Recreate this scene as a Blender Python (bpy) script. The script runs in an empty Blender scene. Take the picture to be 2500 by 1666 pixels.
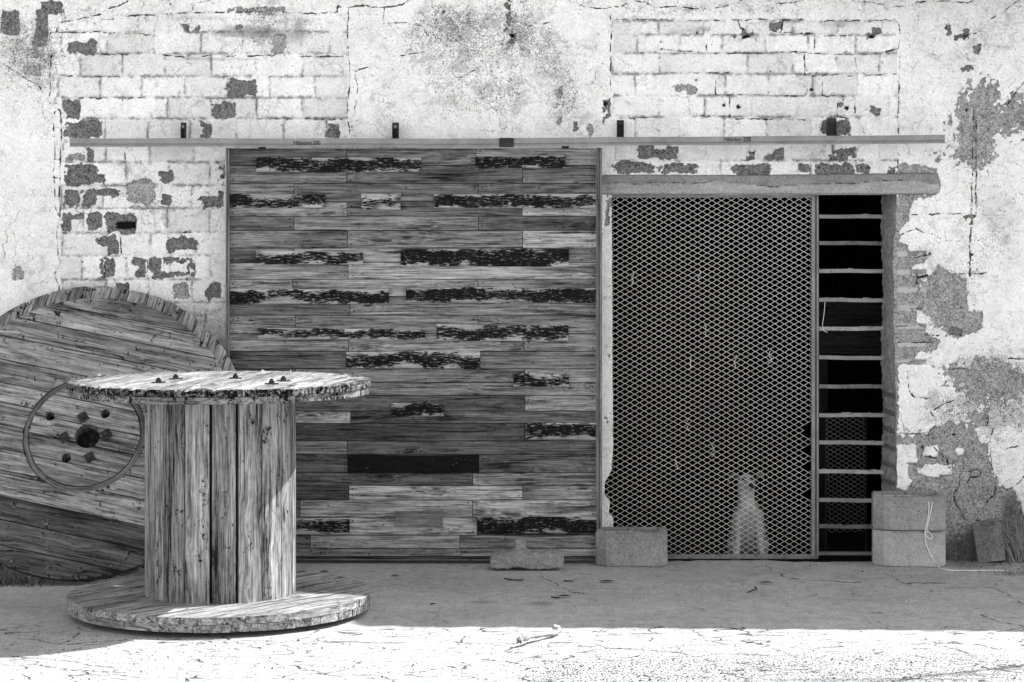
import bpy, bmesh, math, random
import numpy as np
from mathutils import Vector, Matrix
R = math.radians
random.seed(7)
F, HC, HOR, WY = 5590.0, 1.926, 540.0, 13.0      # focal length in photo pixels, camera height, horizon row, wall distance

# ------------------------------------------------------------------ camera, sky, sun, exposure
scn = bpy.context.scene
cam = bpy.data.objects.new('camera', bpy.data.cameras.new('camera'))
scn.collection.objects.link(cam); scn.camera = cam
cam.location = (0, 0, HC); cam.rotation_euler = (R(90), 0, 0)
cam.data.sensor_width = 36; cam.data.lens = F/2500*36
cam.data.shift_y = -(833-HOR)/2500; cam.data.clip_end = 800; cam.data.clip_start = .1
SUNV = Vector((.91, .454, 1.0)).normalized()      # towards the sun: right of and behind the building
w = bpy.data.worlds.new('World'); scn.world = w; w.use_nodes = True
wn = w.node_tree.nodes; wl = w.node_tree.links
sky = wn.new('ShaderNodeTexSky'); sky.sky_type = 'NISHITA'; sky.sun_disc = False
sky.sun_elevation = R(44.5); sky.sun_rotation = R(63.5)
bw = wn.new('ShaderNodeRGBToBW'); bg = wn['Background']
wl.new(sky.outputs[0], bw.inputs[0]); wl.new(bw.outputs[0], bg.inputs[0]); bg.inputs[1].default_value = .145
sun = bpy.data.objects.new('sun', bpy.data.lights.new('sun', 'SUN')); scn.collection.objects.link(sun)
sun.data.energy = 3.3; sun.data.angle = R(.5); sun.data.color = (1, 1, 1)
sun.rotation_euler = SUNV.to_track_quat('Z', 'Y').to_euler(); sun.location = (8, 18, 9)
scn.view_settings.view_transform = 'Standard'; scn.view_settings.look = 'None'
scn.view_settings.gamma = 1; scn.view_settings.exposure = 1.78
scn.cycles.max_bounces = 6; scn.cycles.diffuse_bounces = 4

# ------------------------------------------------------------------ helpers
def P(px, py, Y=WY):
    return Vector(((px-1250)*Y/F, Y, HC-(py-HOR)*Y/F))
def G0(px, py, z=0.0):
    Y = F*(HC-z)/(py-HOR)
    return Vector(((px-1250)*Y/F, Y, z))
def link(o, parent=None):
    scn.collection.objects.link(o)
    if parent is not None: o.parent = parent
    return o
def tag(o, label, cat, group=None):
    o['label'] = label; o['category'] = cat
    if group: o['group'] = group
    return o
def thing(name, label, cat, loc=(0, 0, 0), group=None):
    o = bpy.data.objects.new(name, None); o.empty_display_size = .1
    o.location = loc; link(o); tag(o, label, cat, group); return o

class MB:
    """collects verts / faces with attributes: gr (grain coords), tone, ex (extra)"""
    def __init__(s): s.v = []; s.f = []; s.gr = []; s.tone = []; s.ex = []
    def add(s, vs, fs, gr=None, tone=.5, ex=0.0):
        b = len(s.v); s.v += [tuple(x) for x in vs]; s.f += [tuple(i+b for i in f) for f in fs]
        s.gr += [tuple(g) for g in (gr if gr is not None else vs)]
        s.tone += [tone]*len(vs)
        s.ex += list(ex) if isinstance(ex, (list, tuple)) else [ex]*len(vs)
        return b
    def box(s, lo, hi, grain=0, tone=.5, ex=0.0, M=None, seed=None, cham=0.0):
        lo = Vector(lo); hi = Vector(hi); c = (lo+hi)/2
        vs = [Vector((x, y, z)) for x in (lo.x, hi.x) for y in (lo.y, hi.y) for z in (lo.z, hi.z)]
        fs = [(0, 1, 3, 2), (4, 6, 7, 5), (0, 4, 5, 1), (2, 3, 7, 6), (0, 2, 6, 4), (1, 5, 7, 3)]
        sd = random.random()*50 if seed is None else seed
        o = [(1, 1, 1)]
        ax = {0: (0, 1, 2), 1: (1, 0, 2), 2: (2, 0, 1)}[grain]
        gr = [(v[ax[0]]-c[ax[0]]+sd, v[ax[1]]+sd*.7, v[ax[2]]+sd*1.3) for v in vs]
        if M is not None: vs = [M @ v for v in vs]
        s.add(vs, fs, gr, tone, ex)
    def build(s, name, mat, parent=None, smooth=False):
        me = bpy.data.meshes.new(name); me.from_pydata(s.v, [], s.f)
        bm = bmesh.new(); bm.from_mesh(me); bmesh.ops.recalc_face_normals(bm, faces=bm.faces); bm.to_mesh(me); bm.free()
        a = me.attributes.new('gr', 'FLOAT_VECTOR', 'POINT'); a.data.foreach_set('vector', np.array(s.gr, dtype=np.float32).ravel())
        a = me.attributes.new('tone', 'FLOAT', 'POINT'); a.data.foreach_set('value', np.array(s.tone, dtype=np.float32))
        a = me.attributes.new('ex', 'FLOAT', 'POINT'); a.data.foreach_set('value', np.array(s.ex, dtype=np.float32))
        if smooth:
            me.polygons.foreach_set('use_smooth', [True]*len(me.polygons))
        me.materials.append(mat); return link(bpy.data.objects.new(name, me), parent)

def tube(mb, pts, rad, n=6, tone=.5, ex=0.0, cap=True):
    pts = [Vector(p) for p in pts]; rs = rad if isinstance(rad, list) else [rad]*len(pts)
    vs = []; fs = []; gr = []; L = 0; sd = random.random()*20
    for i, p in enumerate(pts):
        t = (pts[min(i+1, len(pts)-1)]-pts[max(i-1, 0)]).normalized()
        a = t.cross(Vector((0, 0, 1))) if abs(t.z) < .9 else t.cross(Vector((1, 0, 0)))
        a.normalize(); b = t.cross(a)
        if i: L += (p-pts[i-1]).length
        for k in range(n):
            q = 2*math.pi*k/n; o = (a*math.cos(q)+b*math.sin(q))*rs[i]
            vs.append(p+o); gr.append((L+sd, o.x+sd, o.y+o.z))
    for i in range(len(pts)-1):
        for k in range(n):
            fs.append((i*n+k, i*n+(k+1) % n, (i+1)*n+(k+1) % n, (i+1)*n+k))
    if cap: fs += [tuple(range(n)), tuple(range((len(pts)-1)*n, len(pts)*n))]
    mb.add(vs, fs, gr, tone, ex)
def cyl(mb, c, axis, r, h, n=16, tone=.5, ex=0.0):
    axis = Vector(axis).normalized(); c = Vector(c); tube(mb, [c, c+axis*h], r, n, tone, ex)

def smooth_pts(p, k=6):
    o_ = []
    for i in range(len(p)-1):
        p0 = p[max(i-1, 0)]; p1 = p[i]; p2 = p[i+1]; p3 = p[min(i+2, len(p)-1)]
        for j in range(k):
            t = j/k; o_.append(.5*((2*p1)+(-p0+p2)*t+(2*p0-5*p1+4*p2-p3)*t*t+(-p0+3*p1-3*p2+p3)*t**3))
    return o_+[p[-1]]
# numpy fractal value noise
def vnoise(x, y, s, seed):
    rg = np.random.RandomState(seed); T = rg.rand(257, 257).astype(np.float32)
    T[256] = T[0]; T[:, 256] = T[:, 0]
    x = x/s+seed*3.71; y = y/s+seed*1.37
    xi = np.floor(x); yi = np.floor(y); fx = x-xi; fy = y-yi
    fx = fx*fx*(3-2*fx); fy = fy*fy*(3-2*fy)
    xi = xi.astype(int) % 256; yi = yi.astype(int) % 256
    a = T[xi, yi]*(1-fx)+T[xi+1, yi]*fx; b = T[xi, yi+1]*(1-fx)+T[xi+1, yi+1]*fx
    return (a*(1-fy)+b*fy)*2-1
def fbm(x, y, s, seed, o=4):
    r = 0; a = 1; t = 0
    for i in range(o):
        r = r+a*vnoise(x, y, s/2**i, seed+i); t += a; a *= .55
    return r/t
def seg_dist(U, V, pts, out, pad=14):
    for (x0, y0), (x1, y1) in zip(pts[:-1], pts[1:]):
        m = (U > min(x0, x1)-pad) & (U < max(x0, x1)+pad) & (V > min(y0, y1)-pad) & (V < max(y0, y1)+pad)
        if not m.any(): continue
        u = U[m]; v = V[m]; dx = x1-x0; dy = y1-y0; L = dx*dx+dy*dy+1e-9
        t = np.clip(((u-x0)*dx+(v-y0)*dy)/L, 0, 1)
        out[m] = np.minimum(out[m], np.hypot(u-x0-t*dx, v-y0-t*dy))
def poly_sd(U, V, pts, pad=40):
    """positive inside, in photo pixels"""
    P_ = np.array(pts, float); ins = np.full(U.shape, -pad, float)
    m = (U > P_[:, 0].min()-pad) & (U < P_[:, 0].max()+pad) & (V > P_[:, 1].min()-pad) & (V < P_[:, 1].max()+pad)
    u = U[m]; v = V[m]; d = np.full(u.shape, 1e9); c = np.zeros(u.shape, bool)
    for i in range(len(P_)):
        x0, y0 = P_[i]; x1, y1 = P_[(i+1) % len(P_)]; dx = x1-x0; dy = y1-y0
        t = np.clip(((u-x0)*dx+(v-y0)*dy)/(dx*dx+dy*dy+1e-9), 0, 1)
        d = np.minimum(d, np.hypot(u-x0-t*dx, v-y0-t*dy))
        cr = ((y0 > v) != (y1 > v)) & (u < (x1-x0)*(v-y0)/((y1-y0) if y1 != y0 else 1e-9)+x0)
        c ^= cr
    ins[m] = np.where(c, d, -d); return ins

# ------------------------------------------------------------------ materials
class M_:
    def __init__(s, name, rough=.9):
        s.m = bpy.data.materials.new(name); s.m.use_nodes = True; s.t = s.m.node_tree
        s.b = s.t.nodes['Principled BSDF']; s.b.inputs['Roughness'].default_value = rough
        s.b.inputs['Specular IOR Level'].default_value = .06
    def put(s, sock, v):
        if isinstance(v, bpy.types.NodeSocket): s.t.links.new(v, sock)
        elif isinstance(v, (tuple, list)): sock.default_value = v
        elif sock.type == 'RGBA': sock.default_value = (v, v, v, 1)
        else: sock.default_value = v
    def attr(s, n, vec=False):
        a = s.t.nodes.new('ShaderNodeAttribute'); a.attribute_name = n
        return a.outputs['Vector' if vec else 'Fac']
    def co(s, k='Object'): return s.t.nodes.new('ShaderNodeTexCoord').outputs[k]
    def map(s, v, sc=(1, 1, 1), loc=(0, 0, 0), rot=(0, 0, 0)):
        n = s.t.nodes.new('ShaderNodeMapping'); s.put(n.inputs[0], v)
        n.inputs['Scale'].default_value = sc; n.inputs['Location'].default_value = loc; n.inputs['Rotation'].default_value = rot
        return n.outputs[0]
    def noise(s, v, sc=5, det=4, ro=.55, dist=0.0):
        n = s.t.nodes.new('ShaderNodeTexNoise'); s.put(n.inputs['Vector'], v)
        n.inputs['Scale'].default_value = sc; n.inputs['Detail'].default_value = det
        n.inputs['Roughness'].default_value = ro; n.inputs['Distortion'].default_value = dist
        return n.outputs['Fac']
    def voro(s, v, sc=5, feat='F1', rnd=1.0):
        n = s.t.nodes.new('ShaderNodeTexVoronoi'); n.feature = feat; s.put(n.inputs['Vector'], v)
        n.inputs['Scale'].default_value = sc; n.inputs['Randomness'].default_value = rnd
        return n.outputs['Distance']
    def ma(s, op, a, b=0.0, c=None, clamp=False):
        n = s.t.nodes.new('ShaderNodeMath'); n.operation = op; n.use_clamp = clamp
        s.put(n.inputs[0], a); s.put(n.inputs[1], b)
        if c is not None: s.put(n.inputs[2], c)
        return n.outputs[0]
    def step(s, v, a, b):      # 0 below a, 1 above b
        n = s.t.nodes.new('ShaderNodeMapRange'); n.interpolation_type = 'SMOOTHSTEP'
        s.put(n.inputs[0], v)
        if a > b:
            a, b = b, a; n.inputs[3].default_value = 1; n.inputs[4].default_value = 0
        n.inputs[1].default_value = a; n.inputs[2].default_value = b
        return n.outputs[0]
    def lin(s, v, a, b, c, d):
        n = s.t.nodes.new('ShaderNodeMapRange'); s.put(n.inputs[0], v)
        for i, q in zip((1, 2, 3, 4), (a, b, c, d)): n.inputs[i].default_value = q
        return n.outputs[0]
    def mix(s, f, a, b):
        n = s.t.nodes.new('ShaderNodeMix'); n.data_type = 'FLOAT'
        s.put(n.inputs[0], f); s.put(n.inputs[2], a); s.put(n.inputs[3], b)
        return n.outputs[0]
    def vadd(s, v, off):   # add float(s) to vector y
        c = s.t.nodes.new('ShaderNodeCombineXYZ'); s.put(c.inputs[1], off)
        n = s.t.nodes.new('ShaderNodeVectorMath'); n.operation = 'ADD'
        s.put(n.inputs[0], v); s.t.links.new(c.outputs[0], n.inputs[1]); return n.outputs[0]
    def warp(s, v, amt, sc):
        n = s.t.nodes.new('ShaderNodeTexNoise'); s.put(n.inputs['Vector'], v); n.inputs['Scale'].default_value = sc
        n.inputs['Detail'].default_value = 3
        k = s.t.nodes.new('ShaderNodeVectorMath'); k.operation = 'MULTIPLY_ADD'
        s.t.links.new(n.outputs['Color'], k.inputs[0]); k.inputs[1].default_value = (amt,)*3; s.put(k.inputs[2], v)
        return k.outputs[0]
    def sep(s, v, i):
        n = s.t.nodes.new('ShaderNodeSeparateXYZ'); s.put(n.inputs[0], v); return n.outputs[i]
    def fin(s, col, h=None, dist=.004, st=.6, rough=None):
        s.put(s.b.inputs['Base Color'], col)
        if h is not None:
            n = s.t.nodes.new('ShaderNodeBump'); n.inputs['Strength'].default_value = st
            n.inputs['Distance'].default_value = dist; s.put(n.inputs['Height'], h)
            s.t.links.new(n.outputs[0], s.b.inputs['Normal'])
        if rough is not None: s.put(s.b.inputs['Roughness'], rough)
        return s.m

def wood_core(m, contrast=1.0, fine=1.0, knots=True, stain=.5):
    """returns (brightness factor around 1, height)"""
    g = m.attr('gr', True)
    if knots:
        kv = m.map(g, (2.6, 9.0, 9.0)); kd = m.voro(m.warp(kv, .5, 2.0), 1.0)
        near = m.step(kd, .42, .02)
        g2 = m.vadd(g, m.ma('MULTIPLY', near, .03))
    else: g2 = g; near = 0.0
    low = m.noise(m.map(g2, (1.1, 9, 9)), 1.0, 5, .6, .5)
    streak = m.noise(m.map(g2, (2.6, 66*fine, 66*fine)), 1.0, 5, .62, .35)
    hair = m.noise(m.map(g2, (6, 150*fine, 150*fine)), 1.0, 3, .6, .2)
    spots = m.noise(m.map(g, (26, 48, 48)), 1.0, 5, .75)
    crack = m.step(m.noise(m.map(g2, (3.2, 105*fine, 105*fine), (3, 7, 1)), 1.0, 5, .7, .3), .40, .35)
    f = m.ma('ADD', m.lin(low, .3, .7, 1-.38*contrast, 1+.30*contrast), m.lin(streak, .3, .7, -.42*contrast, .36*contrast))
    f = m.ma('ADD', f, m.lin(hair, .3, .7, -.48*contrast, .42*contrast))
    f = m.ma('ADD', f, m.lin(spots, .35, .7, -.18*contrast, .15*contrast))
    st = m.step(m.noise(m.map(g, (.9, 5, 5), (9, 2, 4)), 1.0, 6, .68, .6), .50, .36)
    f = m.ma('MULTIPLY', f, m.lin(st, 0, 1, 1, 1-stain))
    if knots:
        ring = m.ma('MULTIPLY', m.step(kd, .16, .03), .75); f = m.ma('MULTIPLY', f, m.ma('SUBTRACT', 1, ring))
    f = m.ma('MULTIPLY', f, m.ma('SUBTRACT', 1, m.ma('MULTIPLY', crack, .72)))
    f = m.ma('MAXIMUM', f, .06)
    h = m.ma('SUBTRACT', m.ma('ADD', streak, m.ma('MULTIPLY', hair, .5)), crack)
    return f, h

def mat_wood(name, contrast=1.0, fine=1.0, stain=.5, knots=True, rot=False, mul=1.0):
    m = M_(name, .85); f, h = wood_core(m, contrast, fine, knots, stain)
    c = m.ma('MULTIPLY', m.ma('MULTIPLY', f, m.attr('tone')), mul)
    if rot:   # weathered, blackened board ends
        n = m.noise(m.map(m.co(), (1, 1, .6)), 17, 7, .78); r = m.step(m.ma('ADD', n, m.ma('MULTIPLY', m.attr('ex'), .16)), .585, .62)
        n2 = m.noise(m.map(m.co(), (1, 1, 1.2)), 48, 5, .8); c = m.mix(r, c, m.ma('MULTIPLY', m.lin(m.step(n2, .50, .58), 0, 1, .004, .17), m.lin(n, .3, .7, .6, 1.4)))
    return m.fin(c, h, .003, .7)

def mat_paint_strip():
    m = M_('peeling_black_paint', .8); f, h = wood_core(m, .7, 1.0, False, .2)
    g = m.attr('gr', True); v = m.attr('ex'); t = m.attr('tone')
    wav = m.noise(m.map(g, (4.2, 0, 0), (0, 3, 8)), 1.0, 2, .5)
    brd = m.ma('ABSOLUTE', m.ma('SUBTRACT', v, m.lin(wav, .3, .7, .25, .75)))        # distance from the paint band's middle
    sc = m.noise(m.map(g, (16, 55, 55)), 1.0, 6, .72, .3)
    big = m.noise(m.map(g, (5, 14, 14)), 1.0, 3, .6); fk = m.noise(m.map(g, (30, 120, 120)), 1.0, 4, .75)
    k = m.ma('ADD', m.ma('ADD', m.ma('MULTIPLY', m.ma('SUBTRACT', sc, .5), 1.0), m.ma('MULTIPLY', m.ma('SUBTRACT', big, .5), 1.1)), m.ma('ADD', m.ma('MULTIPLY', m.ma('SUBTRACT', fk, .5), .9), m.ma('SUBTRACT', m.ma('ADD', t, .14), brd)))
    fl = m.step(k, -.05, .07)
    fleck = m.step(m.ma('ADD', m.noise(m.map(g, (26, 130, 130), (5, 5, 5)), 1.0, 4, .8), m.ma('ADD', m.lin(t, .0, .8, .10, -.06), m.lin(big, .3, .7, .05, -.05))), .60, .66)
    fl = m.ma('MULTIPLY', fl, m.ma('SUBTRACT', 1, m.ma('MULTIPLY', fleck, .85)))
    c = m.mix(fl, m.ma('MULTIPLY', f, .36), m.lin(sc, .3, .7, .003, .014))
    return m.fin(c, m.ma('ADD', h, fl), .003, .6)

def mat_wall():
    m = M_('painted_plaster', .92); p = m.co()
    ex = m.ma('ADD', m.attr('expose'), m.lin(m.noise(p, 48, 5, .75), .3, .7, -.45, .45))
    cc = m.ma('ADD', m.attr('conc'), m.ma('ADD', m.lin(m.noise(p, 34, 6, .8), .3, .7, -.5, .42), m.lin(m.noise(p, 9, 5, .7), .3, .7, -.55, .35)))
    cr = m.attr('crack'); gm = m.attr('grime'); st = m.attr('stain'); jt = m.attr('joint')
    big = m.noise(p, 2.2, 6, .62, .4); med = m.noise(p, 14, 6, .68, .3); fine = m.noise(p, 75, 4, .7); grit = m.noise(p, 100, 4, .72)
    base = m.ma('ADD', m.lin(big, .3, .7, .76, .90), m.lin(med, .3, .7, -.14, .10))
    base = m.ma('ADD', base, m.lin(fine, .3, .7, -.15, .11))
    fk = m.voro(m.warp(m.map(p, (1, 1, 1.3)), .10, 9), 17.0, 'DISTANCE_TO_EDGE')
    fkm = m.ma('MULTIPLY', m.step(fk, .11, .02), m.step(m.ma('ADD', m.noise(p, 6.5, 5, .7), m.ma('MULTIPLY', gm, .08)), .50, .60))
    base = m.mix(m.ma('MULTIPLY', fkm, m.lin(fine, .4, .6, .0, .5)), base, .22)
    base = m.mix(m.step(m.ma('ADD', grit, m.lin(med, .3, .7, .08, -.08)), .40, .30), base, .30)
    # thin grey washes where the paint has worn
    wash = m.step(m.ma('ADD', m.noise(p, 9, 7, .72, .6), m.ma('MULTIPLY', gm, .16)), .555, .68)
    base = m.mix(m.ma('MULTIPLY', wash, .55), base, .34)
    base = m.ma('MULTIPLY', base, m.ma('ADD', 1.0, m.attr('bt')))
    js = m.step(m.ma('ADD', m.attr('jsoft'), m.lin(m.noise(p, 42, 6, .8), .3, .7, -.75, .55)), .25, .9)
    base = m.mix(m.ma('MULTIPLY', js, .62), base, .22)  # grey joint dirt, also painted in as soft shade around the bricks
    fl2 = m.step(m.ma('ADD', m.noise(m.warp(p, .05, 8), 24, 7, .8), m.ma('ADD', m.ma('MULTIPLY', gm, .05), m.lin(big, .3, .7, .03, -.04))), .60, .63)
    base = m.mix(m.ma('MULTIPLY', fl2, .62), base, .22)
    pit = m.step(m.ma('ADD', m.noise(m.warp(p, .03, 20), 70, 5, .85), m.ma('ADD', m.ma('MULTIPLY', gm, .05), m.lin(big, .3, .7, .03, -.02))), .635, .66); base = m.mix(m.ma('MULTIPLY', pit, .8), base, .05)
    # black mould dots, dense where grime is high
    sp = m.step(m.ma('ADD', m.noise(m.warp(p, .03, 12), 115, 4, .74), m.ma('ADD', m.ma('MULTIPLY', gm, .15), m.lin(med, .3, .7, -.05, .05))), .625, .68)
    base = m.mix(m.ma('MULTIPLY', sp, .82), base, .07)
    # hair cracks
    hv = m.voro(m.warp(p, .22, 5), 5.0, 'DISTANCE_TO_EDGE'); hm = m.step(m.noise(p, 5.1, 4, .7), .54, .62)
    hc = m.ma('MULTIPLY', m.step(hv, .013, .004), hm); base = m.mix(m.ma('MULTIPLY', hc, .6), base, .12)
    base = m.mix(m.ma('MULTIPLY', m.step(m.ma('ADD', st, m.lin(med, .3, .7, -.3, .3)), .2, .9), .62), base, .16)
    base = m.mix(m.ma('MULTIPLY', m.step(m.ma('ADD', jt, m.lin(m.noise(p, 30, 5, .75), .3, .7, -.5, .5)), .35, .95), .72), base, .14)  # dark joint dirt, also standing in for shade under brick edges
    # bare cement render
    cem = m.ma('ADD', m.lin(m.noise(p, 14, 6, .75), .3, .7, .17, .38), m.lin(grit, .3, .7, -.24, .24))
    cem = m.mix(m.ma('MULTIPLY', jt, .85), cem, .48)
    cem = m.mix(m.ma('MULTIPLY', m.step(m.noise(m.warp(p, .03, 15), 55, 5, .85), .59, .64), .6), cem, .07)
    cem = m.mix(m.ma('MULTIPLY', m.step(m.noise(m.map(m.warp(p, .05, 9), (1, 1, 1), (7, 3, 5)), 28, 6, .85), .61, .65), .7), cem, .62)
    cmf = m.step(cc, -.03, .03); c = m.mix(cmf, base, cem)
    # bare brick
    brk = m.ma('ADD', m.lin(m.noise(p, 26, 5, .7), .3, .7, .09, .21), m.lin(grit, .3, .7, -.15, .15))
    bkf = m.step(ex, -.03, .03); c = m.mix(bkf, c, brk)
    c = m.mix(m.ma('MULTIPLY', m.step(m.ma('ADD', m.attr('damp'), m.lin(med, .3, .7, -.3, .3)), .1, .9), .72), c, .035)
    rim = m.ma('MULTIPLY', m.step(m.ma('ABSOLUTE', ex), .10, .02), .5); c = m.mix(rim, c, .04)  # dark line painted round brick patches as the chip edge's shadow
    rim2 = m.ma('MULTIPLY', m.step(m.ma('ABSOLUTE', cc), .16, .03), .6); c = m.mix(rim2, c, .05)  # same painted edge shadow round the cement patches
    cw = m.lin(m.noise(p, 17, 4, .7), .36, .62, -1.0, 1.3); ck = m.step(m.ma('SUBTRACT', cr, cw), 1.25, .5); c = m.mix(m.ma('MULTIPLY', ck, .93), c, .012)
    h = m.ma('ADD', m.ma('ADD', m.ma('MULTIPLY', med, .6), m.ma('MULTIPLY', fine, .5)), m.ma('MULTIPLY', grit, .3))
    h = m.ma('SUBTRACT', h, m.ma('ADD', m.ma('MULTIPLY', bkf, .9), m.ma('MULTIPLY', cmf, .6)))
    return m.fin(m.ma('MAXIMUM', c, .01), h, .006, .8)

def mat_concrete(name, lo=.18, hi=.30, grit=.09, sc=1.0, pits=.0):
    m = M_(name, .95); p = m.co()
    a = m.noise(p, 7*sc, 6, .65, .3); b = m.noise(p, 45*sc, 5, .7); g = m.noise(p, 105*sc, 4, .75)
    c = m.ma('ADD', m.lin(a, .3, .7, lo, hi), m.ma('ADD', m.lin(b, .3, .7, -.05, .05), m.lin(g, .3, .7, -grit*1.3, grit*1.3)))
    pt = m.step(m.noise(m.map(p, (1, 1, 1), (4, 1, 2)), 110*sc, 3, .6), .66, .70); c = m.mix(m.ma('MULTIPLY', pt, .75), c, .03)
    return m.fin(m.ma('MAXIMUM', c, .015), m.ma('ADD', b, g), .004, .8)

def mat_lintel():
    m = M_('lintel_concrete', .95); p = m.co(); q = m.map(p, (.35, 1, 1))
    a = m.noise(q, 12, 6, .7, .4); g = m.noise(p, 105, 4, .75); t = m.attr('tone')
    c = m.ma('ADD', m.lin(a, .3, .7, .20, .38), m.lin(g, .3, .7, -.11, .11))
    c = m.ma('MULTIPLY', c, m.lin(t, 0, 1, 1.12, .80))
    c = m.mix(m.ma('MULTIPLY', m.step(m.ma('ADD', m.attr('lip'), m.lin(m.noise(p, 25, 4, .7), .3, .7, -.5, .3)), .4, .8), .8), c, .03)
    c = m.mix(m.ma('MULTIPLY', m.step(m.noise(p, 60, 5, .75), .60, .66), .6), c, .06)
    return m.fin(m.ma('MAXIMUM', c, .015), m.ma('ADD', a, g), .006, .8)
def mat_ground():
    m = M_('yard_concrete', .95); p = m.co(); cr = m.attr('crack'); gv = m.attr('grav')
    a = m.noise(p, 1.6, 7, .62, .4); b = m.noise(m.map(p, (1, .6, 1)), 16, 6, .7); g = m.noise(m.map(p, (1, .4, 1)), 100, 4, .75)
    c = m.ma('ADD', m.lin(a, .3, .7, .30, .39), m.ma('ADD', m.lin(b, .3, .7, -.07, .05), m.lin(g, .3, .7, -.12, .11)))
    # pits and dark grit in the worn top
    sp = m.step(m.ma('ADD', m.noise(m.map(p, (1, .55, 1)), 95, 4, .72), m.ma('ADD', m.ma('MULTIPLY', gv, .11), m.lin(a, .3, .7, -.03, .03))), .66, .70)
    c = m.mix(m.ma('MULTIPLY', sp, .9), c, .02)
    # drag marks / surface cracks running mostly along the wall
    q = m.warp(m.map(p, (1, 1.5, 1)), .5, 1.7)
    v1 = m.voro(q, 1.7, 'DISTANCE_TO_EDGE'); v2 = m.voro(m.warp(m.map(p, (.8, 1.9, 1)), .35, 3.0), 4.0, 'DISTANCE_TO_EDGE')
    k1 = m.ma('MULTIPLY', m.step(v1, .016, .006), m.step(m.noise(p, 7, 4, .7), .48, .56))
    k2 = m.ma('MULTIPLY', m.step(v2, .030, .010), m.step(m.ma('ADD', m.noise(p, 5, 5, .7), m.ma('MULTIPLY', m.attr('lit'), .08)), .57, .64))
    c = m.mix(m.ma('MULTIPLY', m.ma('MAXIMUM', k1, k2), m.lin(m.attr('lit'), 0, 1, .35, .9)), c, .02)
    cw = m.lin(m.noise(p, 22, 4, .7), .36, .62, -.7, .7); ck = m.step(m.ma('SUBTRACT', cr, cw), .9, .45); c = m.mix(m.ma('MULTIPLY', ck, m.lin(m.noise(p, 60, 3, .7), .35, .6, .2, 1)), c, .02)
    dk = m.step(m.ma('ADD', m.noise(m.map(p, (.6, 1, 1)), 26, 7, .82), m.lin(a, .3, .7, .04, -.04)), .57, .66); c = m.mix(m.ma('MULTIPLY', dk, .42), c, .08)
    st = m.attr('stain'); c = m.mix(m.ma('MULTIPLY', m.step(m.ma('ADD', st, m.lin(b, .3, .7, -.3, .3)), .25, .9), .5), c, .09)
    return m.fin(m.ma('MAXIMUM', c, .012), m.ma('ADD', b, m.ma('MULTIPLY', g, .5)), .006, .7)

def mat_metal(name, lo, hi, rust=.3, rough=.55, metal=.0):
    m = M_(name, rough); p = m.co(); a = m.noise(p, 9, 6, .7, .4); b = m.noise(m.map(p, (1, 1, 3)), 60, 4, .7)
    c = m.ma('ADD', m.lin(a, .3, .7, lo, hi), m.lin(b, .3, .7, -(hi-lo)*.5, (hi-lo)*.5))
    r = m.step(m.noise(p, 26, 5, .72), .70-.25*rust, .78-.25*rust); c = m.mix(m.ma('MULTIPLY', r, .7), c, .05)
    m.b.inputs['Metallic'].default_value = metal
    return m.fin(m.ma('MAXIMUM', c, .01), a, .002, .4)

W_DOOR = mat_wood('door_board_wood', 1.15, 1.0, .6, mul=1.15)
W_REEL = mat_wood('reel_wood', 1.25, .8, .5, True, True)
W_STAVE = mat_wood('stave_wood', 1.3, .8, .55, True, True)
W_BIG = mat_wood('old_flange_wood', 1.15, .8, .6, True, True)
W_LIGHT = mat_wood('bare_batten_wood', .8, 1.0, .3)
PAINT = mat_paint_strip()
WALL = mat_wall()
LINT = mat_lintel()
BLOCK = mat_concrete('cement_block', .19, .31, .08)
BLOCKL = mat_concrete('pale_cement_block', .30, .44, .09)
BLOCKM = mat_concrete('mid_cement_block', .22, .34, .08)
BLOCKD = mat_concrete('damp_cement', .05, .10, .04)
GROUND = mat_ground()
RAIL = mat_metal('galvanised_rail', .19, .30, .1, .6)
IRON = mat_metal('rusty_iron', .02, .06, .5, .8)
EDGE = mat_metal('door_edge_steel', .16, .28, .4, .7)
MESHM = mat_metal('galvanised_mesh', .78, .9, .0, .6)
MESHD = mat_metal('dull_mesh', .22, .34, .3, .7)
BARS = mat_metal('dusty_steel_bar', .22, .38, .35, .7)
BARS2 = mat_metal('rusted_steel_bar', .12, .26, .6, .8)
BARS3 = mat_metal('pale_steel_bar', .26, .5, .5, .7)
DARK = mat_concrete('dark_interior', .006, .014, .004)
WHITE = mat_concrete('white_cord', .75, .82, .03)
ROOFM = mat_metal('roof_sheet', .3, .45, .3, .5)
INK = mat_concrete('black_ink', .015, .02, .002)
FUR = mat_concrete('dog_fur', .24, .50, .12, 1.3)
LEAFM = mat_concrete('dead_leaf', .02, .06, .02)
STRAW = mat_concrete('dry_grass', .12, .34, .05, .5)

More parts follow.
